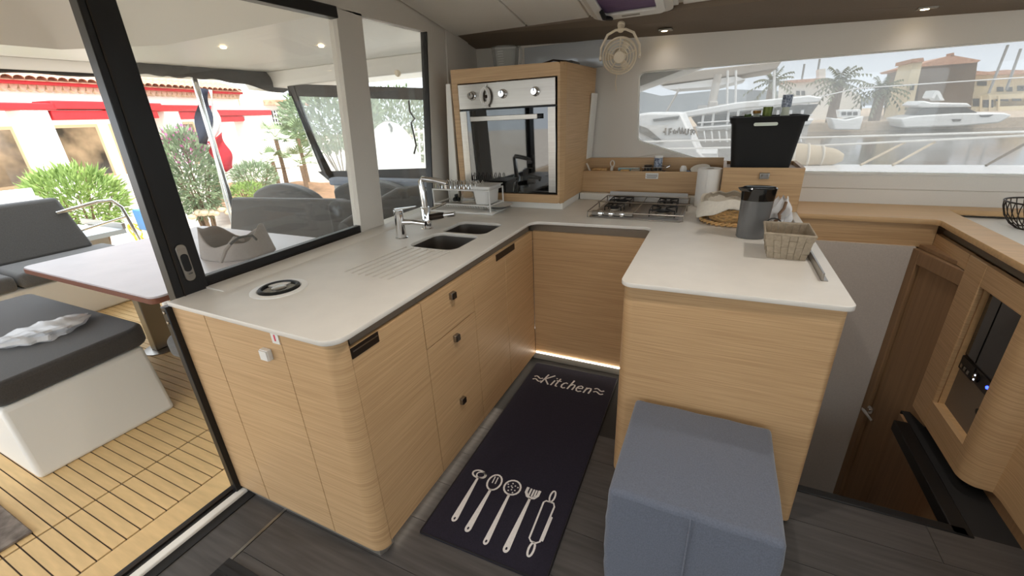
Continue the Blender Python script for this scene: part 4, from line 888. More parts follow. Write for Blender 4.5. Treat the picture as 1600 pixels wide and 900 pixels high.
for x, y, pw, lb in ((-.9, -.4, 18, 'added saloon fill downlight behind the viewpoint, nearest the sliding door'), (.6, -.4, 18, 'added saloon fill downlight behind the viewpoint, middle of its row'), (2.2, -.4, 18, 'added saloon fill downlight behind the viewpoint, far from the sliding door'),  # all lamps in this loop are out of view, added to brighten the interior
        (-.9, -1.8, 18, 'added fill downlight in the rearmost saloon row beside the sliding door'), (.6, -1.8, 18, 'added fill downlight in the centre of the rearmost saloon row'), (2.2, -1.8, 18, 'added fill downlight in the rearmost saloon row far from the door'), (-.3, .9, 24, 'added ceiling fill downlight straight above the kitchen mat'), (.80, 1.85, 13, 'added ceiling fill downlight above the stairwell')):  # last lamp added to lift the grey stairwell wall
    downlight(x, y, 2.134, lb, pw)
# ------------------------------------------------------------------ roof hatch
ht = thing('roof_hatch', 'white framed ceiling hatch with a purple blind and black latch', 'hatch', (-.55, 2.6, 2.03))
def HP(x, y, o): return (x, y, CZ+SL*(CY-y)+o)
def hplate(name, loops, o0, o1, ma, par):
    ob = plate(name, loops, 0, 1, ma, par, bev=0.0001)
    for v in ob.data.vertices: v.co = Vector(HP(v.co.x, v.co.y, o0+(o1-o0)*(1 if v.co.z > .5 else 0)))
    return ob
hplate('outer_frame', [rrect(-.765, -.325, 2.32, 2.862, .05), rrect(-.705, -.395, 2.37, 2.79, .03)], -.022, .0, LINER, ht)
inr = hplate('inner_frame', [rrect(-.735, -.365, 2.345, 2.842, .04), rrect(-.695, -.405, 2.385, 2.785, .02)], -.034, -.018, WHITEP, ht)
hplate('blind', [rrect(-.705, -.395, 2.37, 2.79, .02)], -.016, -.012, PURPLE, ht)
lt = MB(); lt.tube([HP(-.69, 2.70, -.04), HP(-.69, 2.77, -.045), HP(-.665, 2.785, -.045), HP(-.655, 2.81, -.042)], [.012, .014, .012, .008], 8); lt.build('latch', BLACKP, ht)
lb = MB(); 
for k_ in range(2):
    y0 = 2.812-k_*.011; lb.add([HP(-.60, y0, -.0345), HP(-.50, y0, -.0345), HP(-.50, y0+.007, -.0345), HP(-.60, y0+.007, -.0345)], [(0, 1, 2, 3)])
stuff(lb.build('printed_label', GAP, inr))
# ================================================================== COCKPIT
dk_ = struct(MB().box(-5.75, -1.80, -1.6, 4.3, -.10, -.006).build('floor_cockpit', CAULK))
TW = .048; y = .29-40*TW; i = 0
while y < 3.4:
    plank(-2.303, -1.945, y, y+TW, -.006, .0, TEAK, dk_, 'plank', .005)
    plank(-5.6, -2.309, y, y+TW, -.006, .0, TEAK, dk_, 'plank', .005); y += TW; i += 1
for y0 in (-1.5, -.4): plank(-1.94, -1.802, y0, y0+(1.1 if y0 < -1 else 1.2), -.006, .0, TEAK, dk_, 'border_plank', .004)
# bench with grey cushion
bn = thing('cockpit_bench', 'white moulded bench with a charcoal cushion beside the cockpit table', 'bench', (-3.5, .7, 0))
MB().hexa([(-4.30, .375, 0), (-2.70, .385, 0), (-2.69, .968, 0), (-4.30, .968, 0)], [(-4.30, .40, .36), (-2.78, .40, .36), (-2.865, 1.0, .36), (-4.30, 1.0, .36)]).build('base', WHITE, bn, bevel=.02, seg=3)
cu = MB(); cu.prism(fillet([(-4.32, .39, .05), (-2.80, .39, .05), (-2.86, 1.055, .10), (-4.32, 1.04, .05)], 6), 'z', .36, .475); cu.build('cushion', FABD, bn, bevel=.025, seg=4, angle=60)
pbag = thing('plastic_bag', 'crumpled white plastic bag lying on the charcoal bench cushion', 'bag', (-3.3, .75, .475))
rnd = random.Random(3)
def bagg(u, v):
    t = v*2*PI; L = -.20+.42*u; rr = .075*math.sin(PI*min(max(u, .02), .98))**.5*(1+.18*math.sin(5*t+u*9)+.12*math.sin(11*u*3+2*t))
    return (-3.30+rr*1.5*math.cos(t)+.05*math.sin(u*3), .755+L*.95+.01*math.sin(4*t), .476+max(0, .022+rr*.55*math.sin(t)))
MB().grid(bagg, 34, 26).build('film', BAGP, pbag, fix=False, angle=25)
# table
tb_ = thing('cockpit_table', 'pale cockpit table with a brown edge on a steel post', 'table', (-3.4, 1.5, 0))
tp = rrect(-4.10, -2.545, 1.0, 2.15, .05)
MB().prism(tp, 'z', .692, .702).build('top', TABLE, tb_); MB().prism(rrect(-4.105, -2.54, .995, 2.155, .05), 'z', .664, .692).build('edge_band', TEDGE, tb_)
MB().hexa([(-3.62, 1.30, .01), (-3.54, 1.30, .01), (-3.54, 1.42, .01), (-3.62, 1.42, .01)], [(-3.60, 1.30, .664), (-3.51, 1.30, .664), (-3.51, 1.42, .664), (-3.60, 1.42, .664)]).build('post', mat('post_alu', (170, 168, 162), .3, metal=1), tb_, bevel=.008)
MB().lathe([(.12, 0), (.12, .006), (.05, .012), (0, .012)], (-3.58, 1.36, 0), 24).build('foot_plate', STEEL, tb_)
ct = thing('canvas_bag', 'soft grey canvas tote lying on the cockpit table behind the glass', 'bag', (-2.9, 1.7, .70))
def tote(u, v):
    t = u*2*PI; x = -2.90+.27*math.cos(t)*(1-.10*v); y = 1.70+.20*math.sin(t)*(1-.18*v); z = .704+v*(.135+.05*math.sin(2*t+.6)+.02*math.sin(5*t)); return (x, y, z)
o = MB().grid(tote, 40, 8, True).build('body', mat('tote_canvas', (168, 158, 152), .95, var=.06, scale=(60, 60, 60), bump=.3), ct, fix=False); o.modifiers.new('solid', 'SOLIDIFY').thickness = .006
MB().prism([(-2.90+.26*math.cos(a*PI/12), 1.70+.19*math.sin(a*PI/12)) for a in range(24)], 'z', .7025, .712).build('bottom', mat('tote_bottom', (150, 140, 134), .95), ct)
MB().tube([(-2.68, 1.62, .83), (-2.66, 1.56, .86), (-2.67, 1.49, .80), (-2.70, 1.46, .73)], .012, 8).build('strap', MATS['tote_canvas'], ct); MB().tube([(-2.62, 1.50, .84), (-2.60, 1.55, .87), (-2.61, 1.64, .86), (-2.64, 1.68, .82)], .008, 8).build('dark_strap', FABD, ct)
# aft sofa
sf = thing('aft_sofa', 'white aft sofa with charcoal seat cushions and tilted backrest', 'sofa', (-5.2, .7, 0))
MB().prism([(-5.50, 0), (-4.95, 0), (-4.90, .38), (-5.50, .38)], 'y', -1.2, 1.95).build('base', WHITE, sf, bevel=.02)
for y0, y1 in ((-1.2, .05), (.06, 1.125), (1.14, 1.93)): MB().rbox(-5.42, -4.86, y0, y1, .38, .505, .035, 3).build('seat_cushion', FABG, sf)
for y0, y1 in ((-.05, 1.235), (1.25, 1.82)):
    if y0 > 1: continue
MB().hexa([(-5.46, -.6, .50), (-5.34, -.6, .50), (-5.34, 1.83, .50), (-5.46, 1.83, .50)], [(-5.60, -.6, .99), (-5.50, -.6, .99), (-5.50, 1.77, .97), (-5.60, 1.77, .97)]).build('backrest', FABG, sf, bevel=.03, seg=3)
pr_ = thing('pushpit_rail', 'chrome tube rail beside the aft sofa backrest', 'rail', (-5.45, 2.0, 0))
rm = MB(); rm.tube([(-5.45, 1.70, .84), (-5.45, 2.02, .885), (-5.45, 2.13, .88), (-5.45, 2.19, .80), (-5.45, 2.24, .40), (-5.45, 2.25, 0)], .016, 10); rm.build('tube', CHROME, pr_)
MB().tube([(-5.45, 1.75, .64), (-5.45, 2.20, .70)], .011, 8).build('cross_bar', CHROME, pr_)
gw = thing('gangway', 'folded grey gangway lying behind the chrome rail', 'gangway', (-6.2, 2.3, 0))
MB().hexa([(-6.9, 1.75, .45), (-5.95, 1.85, .45), (-5.95, 2.35, .45), (-6.9, 2.3, .45)], [(-6.9, 1.75, .50), (-5.95, 1.85, .50), (-5.95, 2.35, .50), (-6.9, 2.3, .50)]).build('deck', mat('gangway_grey', (190, 196, 198), .5), gw)
for y0 in (1.80, 2.33): MB().box(-6.9, -5.95, y0, y0+.03, .50, .56).build('side_rail', STEEL, gw)
MB().box(-6.35, -6.3, 1.8, 2.3, -.3, .45).build('support', STEEL, gw)
# port lounge
lo = thing('lounge_seat', 'charcoal lounge seat with flat back panel seen through the sliding door glass', 'sofa', (-3.5, 3.0, 0))
MB().hexa([(-4.55, 2.58, .30), (-2.55, 2.58, .30), (-2.55, 2.68, .30), (-4.52, 2.68, .30)], [(-4.30, 2.60, .855), (-2.83, 2.60, .895), (-2.83, 2.68, .895), (-4.30, 2.68, .855)]).build('back_panel', FABG, lo, bevel=.02, seg=3)
MB().box(-4.6, -2.4, 2.69, 3.30, 0, .36).build('base', WHITE, lo, bevel=.02); MB().rbox(-4.55, -2.42, 2.70, 3.32, .36, .50, .04).build('seat_cushion', FABG, lo)
ls = thing('curved_sofa', 'curved charcoal backrest sofa along the port side of the cockpit', 'sofa', (-3.6, 3.45, 0))
def hump(x0, x1, z0, z1, yb):
    n = 16; top = [(x0+(x1-x0)*i/n, z0+(z1-z0)*math.sin(PI*min(1, (i/n)*1.15+.06))**.6) for i in range(n+1)]
    return MB().prism([(x0, .48)]+top+[(x1, .48)], 'y', yb, yb+.14)
hump(-5.12, -3.77, .66, .865, 3.36).build('back_cushion', FABG, ls, bevel=.03, seg=3, angle=60)
hump(-3.75, -2.50, .76, .935, 3.36).build('back_cushion', FABG, ls, bevel=.03, seg=3, angle=60)
MB().box(-4.9, -2.0, 3.50, 3.60, 0, .62).build('shell', WHITE, ls)
nc = thing('scatter_cushion', 'rounded dark cushion leaning beside the lounge back panel', 'cushion', (-2.6, 2.5, .5))
MB().rbox(-2.78, -2.32, 2.38, 2.54, .50, .925, .06, 4).build('pad', FABD, nc); MB().box(-2.80, -2.30, 2.2, 2.57, 0, .50).build('plinth', WHITE, nc, bevel=.02)
nc2 = thing('bolster', 'dark bolster cushion below the aft window', 'cushion', (-2.1, 2.4, .5))
MB().tube([(-2.20, 2.02, .80), (-2.16, 2.25, .86), (-2.13, 2.55, .93), (-2.12, 2.75, .93)], [.085, .10, .10, .08], 16).build('pad', FABD, nc2); MB().box(-2.26, -1.95, 2.0, 2.85, 0, .76).build('locker', FABD, nc2, bevel=.03)
pad = tag(MB().prism(fillet([(-4.0, 3.53, .06), (-2.2, 3.53, .06), (-2.2, 3.68, .05), (-4.0, 3.68, .05)], 4), 'z', .84, .92).build('sun_pad', mat('pad_cover', (150, 156, 168), .9, var=.06, scale=(20, 20, 20)), bevel=.02), 'pale blue grey sun pad behind the curved sofa', 'sun pad')
struct(MB().box(-4.0, -1.93, 3.62, 4.6, -.1, .835).build('wall_coaming', WHITE))
# canvas enclosure with clear vinyl
en = thing('cockpit_enclosure', 'grey canvas enclosure panel with clear vinyl window on the port side', 'enclosure', (-3.5, 3.72, .9))
YE = 3.70
TLx, TLz = aty(449, 131, YE).x, aty(449, 131, YE).z; TRp = aty(676, 138, YE); BLp = aty(497, 268, YE); BRp = aty(678, 262, YE)
def ep(o): return [(p[0], p[1]) for p in o]
ctop = [(TLx, TLz), (-1.95, TRp.z-.05), (-1.95, TRp.z-.15), (aty(452, 150, YE).x, aty(452, 150, YE).z)]
MB().prism(ctop, 'y', YE-.006, YE+.006).build('top_strip', CANVAS, en)
MB().prism([(BLp.x, BLp.z), (-1.95, BRp.z+.02), (-1.95, .80), (-4.05, .80)], 'y', YE-.006, YE+.006).build('lower_skirt', CANVAS, en)
MB().prism([(TLx, TLz), (TLx+.10, TLz), (BLp.x+.07, BLp.z), (-4.0, .82), (-4.12, .82)], 'y', YE-.012, YE+.012).build('edge_strip', CANVAS, en)
MB().prism([(TLx+.04, TLz-.1), (-1.95, TRp.z-.12), (-1.95, BRp.z), (BLp.x, BLp.z)], 'y', YE-.001, YE+.001).build('vinyl_window', VINYL, en)
wr_ = aty(641, 157, YE); MB().tube([(wr_.x, YE-.02, wr_.z), (wr_.x, YE-.03, wr_.z-.1), (wr_.x+.05, YE-.03, wr_.z-.17), (wr_.x, YE-.03, wr_.z-.2), (wr_.x+.02, YE-.02, wr_.z-.42), (wr_.x-.02, YE-.02, wr_.z-.5)], .009, 6).build('tie_strap', CANVAS, en)
# hardtop
htp = MB(); ZR, ZT = 2.05, 2.40
outr = [(-5.05, -1.6), (-1.80, -1.6), (-1.80, 3.95), (-5.05, 3.95)]
inn = [(-4.25, -1.2), (-1.95, -1.2), (-1.95, 2.05), (-3.62, 2.05), (-4.25, 1.72)]
inn2 = [(-3.85, -.9), (-1.95, -.9), (-1.95, 1.55), (-3.2, 1.62), (-3.85, 1.35)]
hr = plate('roof_hardtop', [outr, inn], ZR, ZR+.03, WHITE, bev=.001); struct(hr)
n = 5; MB().add([(p[0], p[1], ZR) for p in inn]+[(p[0], p[1], ZT) for p in inn2], [(i, (i+1) % n, n+(i+1) % n, n+i) for i in range(n)]+[tuple(range(n, 2*n))]).build('recess', WHITE, hr)
MB().box(-5.1, -1.82, -1.6, 3.97, ZT+.01, ZT+.06).build('top_skin', WHITE, hr)
MB().prism([(-5.12, 1.985), (-4.95, 1.985), (-4.80, 2.05), (-5.12, 2.08)], 'y', -1.6, 3.97).build('aft_lip', WHITE, hr, bevel=.01)
MB().prism([(3.70, 2.05), (3.60, 2.05), (3.66, 1.90), (3.97, 1.88), (3.97, 2.1)], 'x', -5.12, -1.82).build('side_lip', WHITE, hr, bevel=.01)
for u, v in ((349, 74), (502, 72)):
    p = atz(u, v, ZR-.004); tag(MB().lathe([(.02, 0), (.018, -.006), (0, -.006)], p, 12).build('deck_lamp', LAMPG), 'tiny lit spot lamp under the hardtop '+('near the flag pole' if u < 400 else 'near the white post'), 'lamp')
for u, v in ((478, 116), (622, 114)):
    p = aty(u, v, 3.66); tag(MB().lathe([(.035, 0), (.035, .008), (.02, .02), (.02, .03), (0, .03)], p, 14, axis=(0, -1, 0)).build('rope_block', CREAM), 'small round fitting under the hardtop edge '+('by the canvas corner' if u < 500 else 'seen through the fixed window'), 'fitting')
# rolled canvas under the aft edge
def curve(P, t):
    t *= len(P)-1; k_ = min(int(t), len(P)-2); f = t-k_; return (P[k_][0]+(P[k_+1][0]-P[k_][0])*f, P[k_][1]+(P[k_+1][1]-P[k_][1])*f)
rc = thing('rolled_canvas', 'rolled grey canvas curtain strapped under the aft hardtop edge', 'curtain', (-5.0, 2.5, 1.97))
pts = [(-5.05, -1.5+i*.1, 1.985+.004*math.sin(i)) for i in range(0, 38)]; MB().tube(pts, [.025+.003*math.sin(i*1.3) for i in range(len(pts))], 8).build('thin_roll', FABD, rc)
tpx = [(206, 92), (228, 90), (247, 92), (262, 96), (275, 96), (292, 90), (310, 84), (330, 88), (353, 95), (382, 102), (411, 110), (426, 116), (440, 125), (450, 133)]
bpx = [(206, 109), (228, 111), (247, 113), (262, 115), (275, 116), (292, 117), (310, 119), (330, 121), (353, 124), (382, 129), (411, 137), (431, 142), (440, 140), (450, 135)]
def canv(u, v):
    k_ = u*13; a = curve(tpx, u); b = curve(bpx, u); p = atx(a[0]+(b[0]-a[0])*v, a[1]+(b[1]-a[1])*v, -4.74); return (p.x+.05*math.sin(PI*v)+.012*math.sin(u*40+v*4), p.y, p.z)
o = MB().grid(canv, 60, 8).build('thick_roll', CANVAS, rc, fix=False, angle=60); o.modifiers.new('solid', 'SOLIDIFY').thickness = .04
pst = thing('hardtop_post', 'polished steel post holding up the hardtop', 'post', (-4.9, 2.95, 0))
MB().tube([(-4.9, 2.95, 0), (-4.9, 2.95, 2.05)], .028, 14).build('tube', CHROME, pst); MB().lathe([(.06, 0), (.06, .01), (.03, .02)], (-4.9, 2.95, 0), 16).build('foot', STEEL, pst)
# flag
fg = thing('flag', 'furled blue white and red flag drooping from its staff beside the steel post', 'flag', (-5.9, 3.5, .9))
fp0 = atx(322, 146, -5.9); fp1 = atx(350, 262, -5.9)
MB().tube([atx(308, 128, -5.92), atx(352, 312, -5.92), Vector((-5.92, atx(360, 340, -5.92).y, 0))], .014, 8).build('staff', WHITEP, fg)
def flagb(A, B):
    def g(u, v):
        a = curve(A, v); b = curve(B, v); p = atx(a[0]+(b[0]-a[0])*u, a[1]+(b[1]-a[1])*u, -5.95); return (p.x+.04*math.sin(u*3+v*8), p.y, p.z)
    return MB().grid(g, 8, 14)
E0, E1, E2, E3 = [(311, 138), (306, 180), (308, 224)], [(325, 140), (331, 180), (326, 226)], [(330, 142), (341, 180), (346, 206)], [(346, 206), (358, 235), (366, 262)]
for nm, ma, A, B in (('blue_band', FLAGB, E0, E1), ('white_band', FLAGW, E1, E2), ('red_band', FLAGR, [(324, 222), (328, 236), (350, 269)], E3)):
    o = flagb(A, B).build(nm, ma, fg, fix=False, angle=60); o.modifiers.new('solid', 'SOLIDIFY').thickness = .003
rg = tag(MB().prism([(-3.4, -.4), (-2.35, -.4), (-2.345, .245), (-3.4, .25)], 'z', .001, .012).build('cockpit_rug', CARDB, bevel=.003), 'worn brown rug lying on the teak deck at the photo edge', 'rug')

stl = thing('cockpit_stool', 'rounded charcoal seat cushion on a white pedestal just outside the door jamb', 'stool', (-2.3, 1.3, 0))
MB().prism(fillet([(-2.66, 1.0, .1), (-2.02, 1.0, .05), (-2.02, 1.55, .05), (-2.66, 1.55, .1)], 6), 'z', .34, .45).build('cushion', FABG, stl, bevel=.03, seg=3, angle=60)
MB().box(-2.45, -2.08, 1.15, 1.5, 0, .34).build('pedestal', WHITE, stl, bevel=.02)
# ================================================================== QUAY SIDE (aft): ground, arcade building, plants
GZ = -.75
gp_ = MB(); gp_.add([(-90, -60, GZ), (-7.2, -60, GZ), (-7.2, 60, GZ), (-90, 60, GZ)], [(0, 1, 2, 3)]); struct(gp_.build('ground', PAVE, fix=False))
MB().box(-7.25, -7.0, -60, 60, -1.4, GZ).build('quay_edge', STONE, bpy.data.objects['ground'])
def away(o): o.parent = o.parent; return o
# facade frame: origin at near end, t along, n towards the boat, z up
FA = Vector((-17.4, -1.0, 0)); FD = Vector((-.27, .963, 0)).normalized(); FN = Vector((.963, .27, 0)).normalized()
def fq(t, n, z): p = FA+FD*t+FN*n; return (p.x, p.y, z)
def fbox(mb, t0, t1, n0, n1, z0, z1): return mb.hexa([fq(t0, n0, z0), fq(t1, n0, z0), fq(t1, n1, z0), fq(t0, n1, z0)], [fq(t0, n0, z1), fq(t1, n0, z1), fq(t1, n1, z1), fq(t0, n1, z1)])
ar = thing('arcade_building', 'white arcade building with red pergola beams and clay tile eaves', 'building', (-18, 4, GZ))
TB = 16.6
mb = MB(); fbox(mb, 2, TB, -4, -.02, GZ, 3.2); mb.build('wall', WALLW, ar)
mb = MB(); fbox(mb, 2, TB, -.02, .35, 3.0, 3.09); fas = mb.build('red_fascia', RED, ar)
zz = MB()
for i in range(62):
    t = 2.1+i*.234; zz.hexa([fq(t, 0, 2.88), fq(t+.11, 0, 2.80), fq(t+.11, .18, 2.80), fq(t, .18, 2.88)], [fq(t, 0, 3.0), fq(t+.22, 0, 3.0), fq(t+.22, .18, 3.0), fq(t, .18, 3.0)])
stuff(zz.build('zigzag_cornice', STONE, ar))
tile = None
for r in range(2):
    for i in range(50):
        c0 = fq(2.1+i*.29, .45-r*.55, 3.13+r*.2)
        if tile is None:
            tm = MB(); tm.grid(lambda u, v: (.15*math.cos(PI*u)*(1-.12*v), -.62*v, .10*math.sin(PI*u)+.22*v), 7, 2); tile = tm.mesh('roof_tile', TERRA, fix=False)
        o = bpy.data.objects.new('roof_tile', tile); C.objects.link(o); o.parent = ar; o.matrix_parent_inverse = ar.matrix_basis.inverted(); o.location = c0
        o.rotation_euler = (0, 0, math.atan2(FN.y, FN.x)-PI/2)
mb = MB(); mb.hexa([fq(2, -4, 3.1), fq(TB, -4, 3.1), fq(TB, .42, 3.09), fq(2, .42, 3.09)], [fq(2, -4, 4.3), fq(TB, -4, 4.3), fq(TB, .2, 3.19), fq(2, .2, 3.19)]); mb.build('roof', TERRA, ar)
for i, (t, w_, h_) in enumerate(((3.4, .6, 2.2), (6.52, .66, 2.22), (10.85, .62, 2.2), (14.7, .6, 2.0))):
    mb = MB(); fbox(mb, t, t+w_, 1.05, 1.6, GZ, h_); mb.build('pier', WALLW, ar, bevel=.02)
for t0, t1, z0, z1 in ((2.5, 7.4, 2.22, 2.40), (7.3, 9.3, 2.24, 2.47), (9.2, 10.8, 2.2, 2.45), (10.7, 13.2, 2.18, 2.40), (13.1, 16.6, 2.0, 2.24)):
    mb = MB(); fbox(mb, t0, t1, .95, 1.66, z0, z1); mb.build('pergola_beam', RED, ar, bevel=.03)
for t0, t1, z0, z1 in ((7.25, 10.6, 1.95, 2.21), (11.3, 13.0, 1.90, 2.17), (13.2, 14.8, 1.76, 1.99)):
    mb = MB(); fbox(mb, t0, t1, 1.0, 1.6, z0, z1); mb.build('cross_beam', RED, ar, bevel=.02)
for t0, t1 in ((4.9, 7.1), (8.1, 9.5), (10.1, 11.4), (12.4, 13.5)):
    mb = MB(); fbox(mb, t0-.1, t1+.1, -.02, .03, .08, 1.84); fr = mb.build('window_frame', TIMB, ar)
    mb = MB(); fbox(mb, t0, t1, .03, .04, .18, 1.74); mb.build('pane', SHOPG, fr)
    mb = MB(); fbox(mb, t0-.2, t1+.2, -.02, .14, -.04, .08); mb.build('sill', WALLW, ar)
# second house further along with barred window
h2 = thing('white_house', 'white house with a tiled eave and barred window behind the garden', 'building', (-30, 26, GZ))
def at_d(u, v, d): r_ = ray(u, v); h_ = math.hypot(r_.x, r_.y); return r_*(d/h_)+Vector((0, 0, EYE))
def facebox(mb, u0, v0, u1, v1, d, th):
    a = at_d(u0, v1, d); b = at_d(u1, v1, d); top = at_d(u0, v0, d).z; n_ = Vector((a.x, a.y, 0)).normalized()*th
    return mb.hexa([a, b, b+n_, a+n_], [Vector((a.x, a.y, top)), Vector((b.x, b.y, top)), Vector((b.x, b.y, top))+n_, Vector((a.x, a.y, top))+n_])
mb = MB(); facebox(mb, 412, 163, 480, 262, 28, 4); mb.build('wall', WALLW, h2)
mb = MB(); facebox(mb, 412, 156, 486, 164, 27.6, 1.2); mb.build('eave', TERRA, h2)
mb = MB(); facebox(mb, 427, 173, 449, 196, 27.9, .08); wn_ = mb.build('window', BOATG, h2)
br = MB()
for i in range(6): facebox(br, 427+i*4.1, 173, 428.4+i*4.1, 196, 27.8, .03)
for i in range(3): facebox(br, 427, 177+i*7, 449, 178.4+i*7, 27.8, .03)
br.build('window_bars', WALLW, wn_)
h3 = thing('tall_white_house', 'tall white house with grey shutters rising behind the arcade', 'building', (-36, 26, GZ))
mb = MB(); facebox(mb, 265, 92, 415, 190, 36, 5); mb.build('wall', WALLW, h3)
mb = MB(); facebox(mb, 320, 155, 376, 164, 30, 2.0); mb.build('tiled_roof', TERRA, h3)
for u in (334, 346): mb = MB(); facebox(mb, u-3, 127, u+5, 150, 35.9, .1); mb.build('shutter', GREYW, h3)
mb = MB(); facebox(mb, 425, 141, 440, 147, 35.8, .1); facebox(mb, 425, 134, 426, 147, 35.8, .1); mb.build('balcony', GREYW, h3)
# foliage helpers
def leaves(c, rad, n, L, W, seed, up=.35, shape=None):
    rn = random.Random(seed); mb = MB()
    for i in range(n):
        while True:
            d = Vector((rn.uniform(-1, 1), rn.uniform(-1, 1), rn.uniform(-1, 1)))
            if .15 < d.length < 1: break
        if rn.random() < .6: d = d.normalized()*rn.uniform(.7, 1)
        p = Vector(c)+Vector((d.x*rad[0], d.y*rad[1], d.z*rad[2]))
        ax = (d+Vector((0, 0, up))+Vector((rn.uniform(-.6, .6), rn.uniform(-.6, .6), rn.uniform(-.4, .6)))).normalized()
        sd_ = ax.cross(Vector((rn.uniform(-1, 1), rn.uniform(-1, 1), rn.uniform(-1, 1)))).normalized()
        l = L*rn.uniform(.6, 1.3); w_ = W*rn.uniform(.7, 1.2)
        mb.add([p, p+ax*l*.45+sd_*w_, p+ax*l, p+ax*l*.45-sd_*w_], [(0, 1, 2, 3)])
    return mb
def shrub(name, label, cat, u, v, d, rad, n, L, W, ma, seed, flowers=0, group=None):
    c = at_d(u, v, d); t = thing(name, label, cat, (c.x, c.y, GZ), group)
    leaves(c, rad, n, L, W, seed).build('foliage', ma, t, fix=False)
    sm_ = MB(); rn = random.Random(seed+1)
    for i in range(9):
        a = rn.uniform(0, 2*PI); e = Vector((c.x+rad[0]*.7*math.cos(a), c.y+rad[1]*.7*math.sin(a), c.z+rad[2]*rn.uniform(0, .7)))
        sm_.tube([(c.x+.1*math.cos(a), c.y+.1*math.sin(a), GZ), ((c.x+e.x)/2, (c.y+e.y)/2, (GZ+e.z)/2+.1), e], [.03, .02, .008], 5)
    sm_.build('stems', BARK, t)
    if flowers: leaves((c.x, c.y, c.z+rad[2]*.62), (rad[0]*.8, rad[1]*.8, rad[2]*.42), flowers, .06, .035, seed+2).build('flowers', FLOWER, t, fix=False)
    return t
shrub('green_shrub', 'bright green feathery shrub behind the aft sofa', 'shrub', 122, 314, 10.5, (.62, .66, .56), 3000, .16, .017, LEAF, 21)
shrub('oleander', 'pink flowering oleander beside the steel post', 'shrub', 300, 272, 11.5, (.55, .55, .92), 4200, .15, .017, LEAFG, 22, 260)
shrub('grey_shrub', 'small grey green shrub right of the flag', 'shrub', 398, 276, 13, (.50, .5, .36), 1500, .13, .015, LEAFG, 23)
shrub('low_hedge', 'low leafy plant by the stone edging', 'shrub', 385, 300, 11.5, (.35, .35, .18), 700, .10, .016, LEAF, 24)
def fan_palm(name, label, u, v, d, n, L, seed, ub=None):
    c = at_d(u, v, d); rn = random.Random(seed); t = thing(name, label, 'palm', (c.x, c.y, GZ), 'fan palms in the garden')
    MB().tube([(c.x, c.y, GZ), (c.x+.03, c.y, (GZ+c.z)/2), (c.x, c.y, c.z-.05)], [.08, .06, .06], 8).build('trunk', BARK, t)
    for i in range(n):
        a = i*2.399+rn.uniform(-.2, .2); el = rn.uniform(-.25, 1.1); d_ = Vector((math.cos(a)*math.cos(el), math.sin(a)*math.cos(el), math.sin(el)))
        st_ = c+d_*L*.5; sd_ = d_.cross(Vector((0, 0, 1))).normalized(); mb = MB(); mb.tube([c, c+d_*L*.25, st_], .008, 4)
        for k_ in range(11):
            f = (k_-5)/5*1.25; q_ = d_*math.cos(f)+sd_*math.sin(f); e = st_+q_*L*.55*(1-.15*abs(f))-Vector((0, 0, .05*abs(f))); w_ = d_.cross(q_) if abs(f) < .01 else sd_.cross(q_)
            nrm = (sd_*math.cos(f)-d_*math.sin(f))*.022; mid = st_.lerp(e, .5); mb.add([st_, mid+nrm, e, mid-nrm], [(0, 1, 2, 3)])
        mb.build('frond', FROND, t, fix=False)
fan_palm('fan_palm', 'spiky fan palm with crooked trunk below the barred window', 430, 214, 16, 10, .75, 31)
fan_palm('fan_palm', 'higher fan palm touching the enclosure edge', 465, 214, 16.5, 9, .75, 32)
fan_palm('fan_palm', 'low bright fan palm at the foot of the garden bank', 470, 256, 15, 10, .75, 33)
fan_palm('fan_palm', 'darker fan palm between the two shrubs and the steps', 425, 250, 15.5, 8, .55, 34)
shrub('garden_bush', 'dense grey green bush seen through the clear vinyl', 'shrub', 520, 185, 20, (1.9, 1.9, 1.3), 3500, .30, .05, LEAFG, 41)
shrub('dark_hedge', 'dark green hedge behind the white tarpaulin', 'shrub', 620, 205, 27, (3.2, 2.6, 2.3), 5200, .32, .05, FROND, 42)
bk = MB(); 
def bank(u, v): p = at_d(330+u*260, 330-v*45, 12.5+v*4); return (p.x, p.y, max(p.z, GZ+.01)+.06*math.sin(u*20)*math.sin(v*9+u*5))
struct(MB().grid(bank, 24, 6).build('ground_bank', SOIL, fix=False))
rn = random.Random(8); gs = 'rounded edging stones of the garden'
for i in range(11):
    p = at_d(300+i*9.5+rn.uniform(-2, 2), 336-i*1.2+rn.uniform(-3, 3), 11.2); r = rn.uniform(.07, .10); bm = bmesh.new(); bmesh.ops.create_icosphere(bm, subdivisions=2, radius=r)
    for v in bm.verts: v.co = Vector((v.co.x*1.3, v.co.y*1.2, v.co.z*.8))*(1+.12*math.sin(v.co.x*40+i)+.1*math.sin(v.co.y*31+i*2))+p
    o = MB().bm(bm).build('edging_stone', STONE, angle=80); tag(o, ('first', 'second', 'third', 'fourth', 'fifth', 'sixth', 'seventh', 'eighth', 'ninth', 'tenth', 'eleventh')[i]+' tan edging stone counted from the black door stile towards the lounge', 'stone', gs)
yr = MB(); c = at_d(222, 350, 9.5)
for k_ in range(5): yr.tube([(c.x+(.12+.02*k_)*math.cos(a)*.6, c.y+(.12+.02*k_)*math.sin(a), GZ+.55+.28*math.sin(a*1.0+k_)) for a in [i*2*PI/24 for i in range(24)]], .014, 6, closed=True)
tag(yr.build('yellow_hose', ROPE), 'coil of yellow hose hanging by the quay next to the black door stile', 'hose')
bxp = at_d(228, 342, 9.3); tag(MB().rbox(bxp.x-.12, bxp.x+.12, bxp.y-.10, bxp.y+.10, bxp.z-.17, bxp.z+.17, .02).build('service_post', BLUEP), 'blue and white service box beside the yellow hose', 'box')
